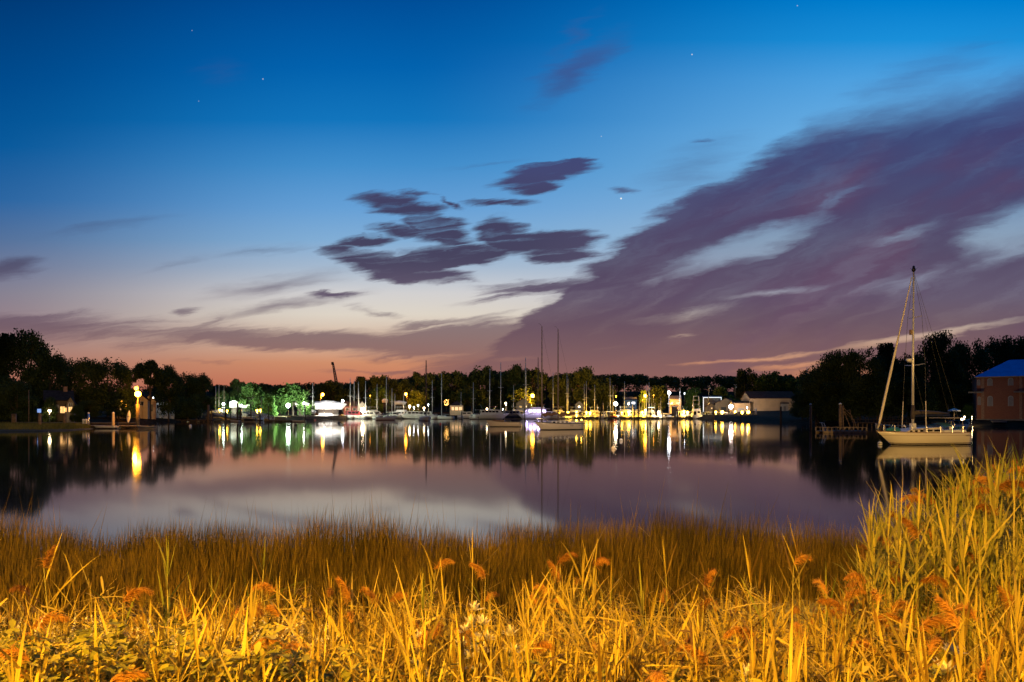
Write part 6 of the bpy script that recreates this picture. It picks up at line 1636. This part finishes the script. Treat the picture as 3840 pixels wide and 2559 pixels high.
def cordgrass():
    """the dark band of fine marsh grass at the water's edge"""
    rng = np.random.default_rng(5); n = 62000
    y = 9.9 + 5.1 * rng.random(n) ** .7; x = rng.uniform(-1, 1, n) * (y * .80 + 1.5)
    edge = 14.3 + .4 * np.sin(x * .55) + .35 * np.sin(x * 1.7 + 1) + .3 * np.sin(x * 4.1) - .05 * x * 0 + np.where(x < -4, (-4 - x) * -.14, 0)
    keep = y < edge; x, y = x[keep], y[keep]; n = len(x)
    clump = .5 + .5 * np.sin(x * 1.3 + 2 * np.sin(y * .9)) * np.sin(y * 1.1 + x * .4)
    h = (.45 + .44 * np.clip((y - 9.6) / 3.0, 0, 1)) * (.70 + .45 * clump) * rng.uniform(.55, 1.3, n) 
    h = np.where(rng.random(n) < .02, h * 1.45, h)
    z = np.array([near_z(a, b) for a, b in zip(x, y)]) - .03
    az = rng.uniform(0, 2 * math.pi, n); w = rng.uniform(.004, .0085, n); lx = rng.normal(.03, .10, n) * h; ly = rng.normal(0, .10, n) * h
    sx, sy = np.cos(az) * w, np.sin(az) * w; P = np.c_[x, y, z]
    v = []
    for t, k in ((0, 1.0), (.55, .8), (1.0, .08)):
        o = np.c_[lx * t * t, ly * t * t, h * t]; s = np.c_[sx * k, sy * k, np.zeros(n)]; v += [P + o - s, P + o + s]
    v = np.stack(v, 1).reshape(-1, 3); b = np.arange(n)[:, None] * 6
    q = np.concatenate([b + np.array([0, 1, 3, 2]), b + np.array([2, 3, 5, 4])])
    tag(link('cordgrass', np_mesh('cordgrass', v, q, MARSH)), 'dark brown fine marsh grass in a band along the near waterline', 'marsh grass', None, 'stuff')
cordgrass()

def short_grass():
    """fine grass between and under the reeds"""
    rng = np.random.default_rng(8); n = 62000
    y = 3.0 + 5.6 * rng.random(n); x = rng.uniform(-1, 1, n) * (y * .80 + 1)
    h = rng.uniform(.3, 1.0, n) * np.where(y > 7.0, .3, 1.0) * np.where(y < 5.5, 1.25, 1.0); z = np.array([near_z(a, b) for a, b in zip(x, y)]) - .02
    az = rng.uniform(0, 2 * math.pi, n); w = rng.uniform(.0025, .0065, n); lx = rng.normal(0, .30, n) * h; ly = rng.normal(0, .28, n) * h
    sx, sy = np.cos(az) * w, np.sin(az) * w; P = np.c_[x, y, z]; v = []
    for t, k in ((0, 1.0), (.55, .8), (1.0, .08)):
        o = np.c_[lx * t * t, ly * t * t, h * t]; s = np.c_[sx * k, sy * k, np.zeros(n)]; v += [P + o - s, P + o + s]
    v = np.stack(v, 1).reshape(-1, 3); b = np.arange(n)[:, None] * 6
    q = np.concatenate([b + np.array([0, 1, 3, 2]), b + np.array([2, 3, 5, 4])])
    tag(link('bank_grass', np_mesh('bank_grass', v, q, foliage_mat('bank_grass_blades', (.15, .09, .018), (.42, .32, .05), (.68, .52, .09), .25, .9, .6, .4))), 'fine grass growing between the reeds of the bank', 'grass', None, 'stuff')
short_grass()

def weeds():
    """broad-leaved creeping weeds, thickest at lower left"""
    rng = np.random.default_rng(31); C = []
    n = 9000
    d = 3.0 + 1.9 * rng.random(n); px = np.where(rng.random(n) < .62, rng.uniform(-200, 1250, n), rng.uniform(1250, 3900, n))
    x = (px - CX) / F * d; lim = np.interp(px, [-200, 0, 300, 700, 1000, 1250, 1600, 2200, 3900], [2430, 2420, 2400, 2400, 2420, 2480, 2540, 2570, 2580])
    zt = H - (lim - HY) / F * d; z0 = np.array([near_z(a, b) for a, b in zip(x, d)]); z = zt - np.abs(rng.normal(0, .2, n)) - .06 * np.sin(px * .02 + d) - .06 * np.sin(px * .045 + d * 3)
    z = np.maximum(z, z0 + .05)
    cent = np.c_[x, d, z]; a = rng.uniform(0, 2 * math.pi, n); tilt = rng.uniform(-.75, .35, n); L = rng.uniform(.012, .042, n)
    u = np.c_[np.cos(a) * np.cos(tilt), np.sin(a) * np.cos(tilt), np.sin(tilt)]; s = np.c_[-np.sin(a), np.cos(a), rng.normal(0, .35, n)]; s /= np.linalg.norm(s, axis=1)[:, None]
    nr = np.cross(u, s); L = L[:, None]
    v = []
    for t, w, dz in ((-.9, .03, 0), (-.35, .42, .05), (.25, .34, .05), (1.0, .02, -.06)):
        v += [cent + u * L * t - s * L * w + nr * L * dz, cent + u * L * t - nr * L * .08 * (w > .1), cent + u * L * t + s * L * w + nr * L * dz]
    v = np.stack(v, 1).reshape(-1, 3); b = np.arange(n)[:, None] * 12
    q = np.concatenate([b + np.array([3 * i + j, 3 * i + j + 1, 3 * i + j + 4, 3 * i + j + 3]) for i in range(3) for j in range(2)])
    o = link('weed_thicket', np_mesh('weed_thicket', v, q, WEED)); tag(o, 'leafy green weeds carpeting the lower left of the bank', 'weeds', None, 'stuff')
weeds()

def flower_plant(label, px, py, d, k, scale=1.0):
    """upright weed with a head of pale petals over a leafy stem"""
    rng = np.random.default_rng(60 + k); p = at(px, py, d); zb = near_z(p.x, p.y); t = thing('flowering_weed', label, 'flower', (p.x, p.y, zb), rng.uniform(0, 6), 'pale flowering weeds in the reed bank'); h = p.z - zb
    MB().tube([(0, 0, 0), (.01, .01, h * .6), (0, 0, h)], [.007, .006, .003], 5).build('stem', WEED, t)
    V, Q = [], []
    for i in range(26):
        s = .45 + .5 * i / 26; v, f = blade((0, 0, h * s), i * 2.4, math.radians(rng.uniform(40, 70)), rng.uniform(.05, .085) * scale, .016, .5, rng, 6)
        b = len(V); V += v; Q += [tuple(a + b for a in q) for q in f]
    link('foliage', np_mesh('foliage', V, Q, WEED), t)
    V, Q = [], []
    for hd in range(4):
        cz = h - hd * .055 * scale; cr = .0 if hd == 0 else .03
        for i in range(20):
            az = i * 2.4 + hd; v, f = blade((cr * math.cos(hd * 2.1), cr * math.sin(hd * 2.1), cz), az, math.radians(rng.uniform(12, 75)), rng.uniform(.03, .05) * scale, .014 * scale, .25, rng, 6)
            b = len(V); V += v; Q += [tuple(a + b for a in q) for q in f]
    link('blossom', np_mesh('blossom', V, Q, PETAL), t)
for k, (lab, px, py, d, s) in enumerate([('tallest pale flowering weed in the middle of the bank', 1780, 2290, 4.0, 1.0), ('pale flowering weed just left and below the tallest one', 1740, 2370, 3.9, .9), ('pale flowering weed just right and below the tallest one', 1810, 2345, 3.95, 1.0), ('pale flowering weed standing apart to the right of the tallest', 1915, 2385, 3.9, 1.0), ('small pale flowering weed left of the middle group', 1575, 2395, 3.8, .8),
                                           ('big pale flowering weed at lower right', 3570, 2455, 3.6, 1.2), ('pale flowering weed at the bottom edge, right of centre', 2805, 2530, 3.5, .9), ('pale flowering weed at the bottom between two plumes', 2350, 2490, 3.7, .9)]): flower_plant(lab, px, py, d, k, s * 1.55)

def seed_spikes():
    """little knotweed-like spikes among the weeds, past counting"""
    rng = np.random.default_rng(77); P = []
    for _ in range(150):
        px = rng.uniform(0, 1250); d = rng.uniform(3.3, 4.4); p = at(px, rng.uniform(2360, 2540), d); n = 26; s = np.linspace(0, 1, n); dr = rng.normal(0, .03)
        P.append(np.array(p) + np.c_[s * dr + rng.normal(0, .004, n), rng.normal(0, .004, n), s * .09])
    v, q = leaf_cards(np.concatenate(P), .0055, rng)
    tag(link('seed_spikes', np_mesh('seed_spikes', v, q, PETAL)), 'small pale flower spikes dotted among the leafy weeds', 'flower spikes', None, 'stuff')
seed_spikes()

def wrack():
    """flattened dead stalks on the mud"""
    rng = np.random.default_rng(12); n = 1500; px = rng.normal(3050, 260, n); d = rng.uniform(8.6, 10.6, n); x = (px - CX) / F * d; z = np.array([near_z(a, b) for a, b in zip(x, d)]) + rng.uniform(.01, .14, n)
    a = rng.normal(.1, .5, n); L = rng.uniform(.15, .5, n); u = np.c_[np.cos(a), np.sin(a), rng.normal(0, .12, n)] * L[:, None] / 2; s = np.c_[-np.sin(a), np.cos(a), np.ones(n) * .6] * .005; c = np.c_[x, d, z]
    v = np.stack([c - u - s, c - u + s, c + u + s, c + u - s], 1).reshape(-1, 3)
    tag(link('reed_wrack', np_mesh('reed_wrack', v, np.arange(n * 4).reshape(n, 4), STEM)), 'flattened dead stalks lying on the mud behind the right thicket', 'dead reeds', None, 'stuff')
wrack()
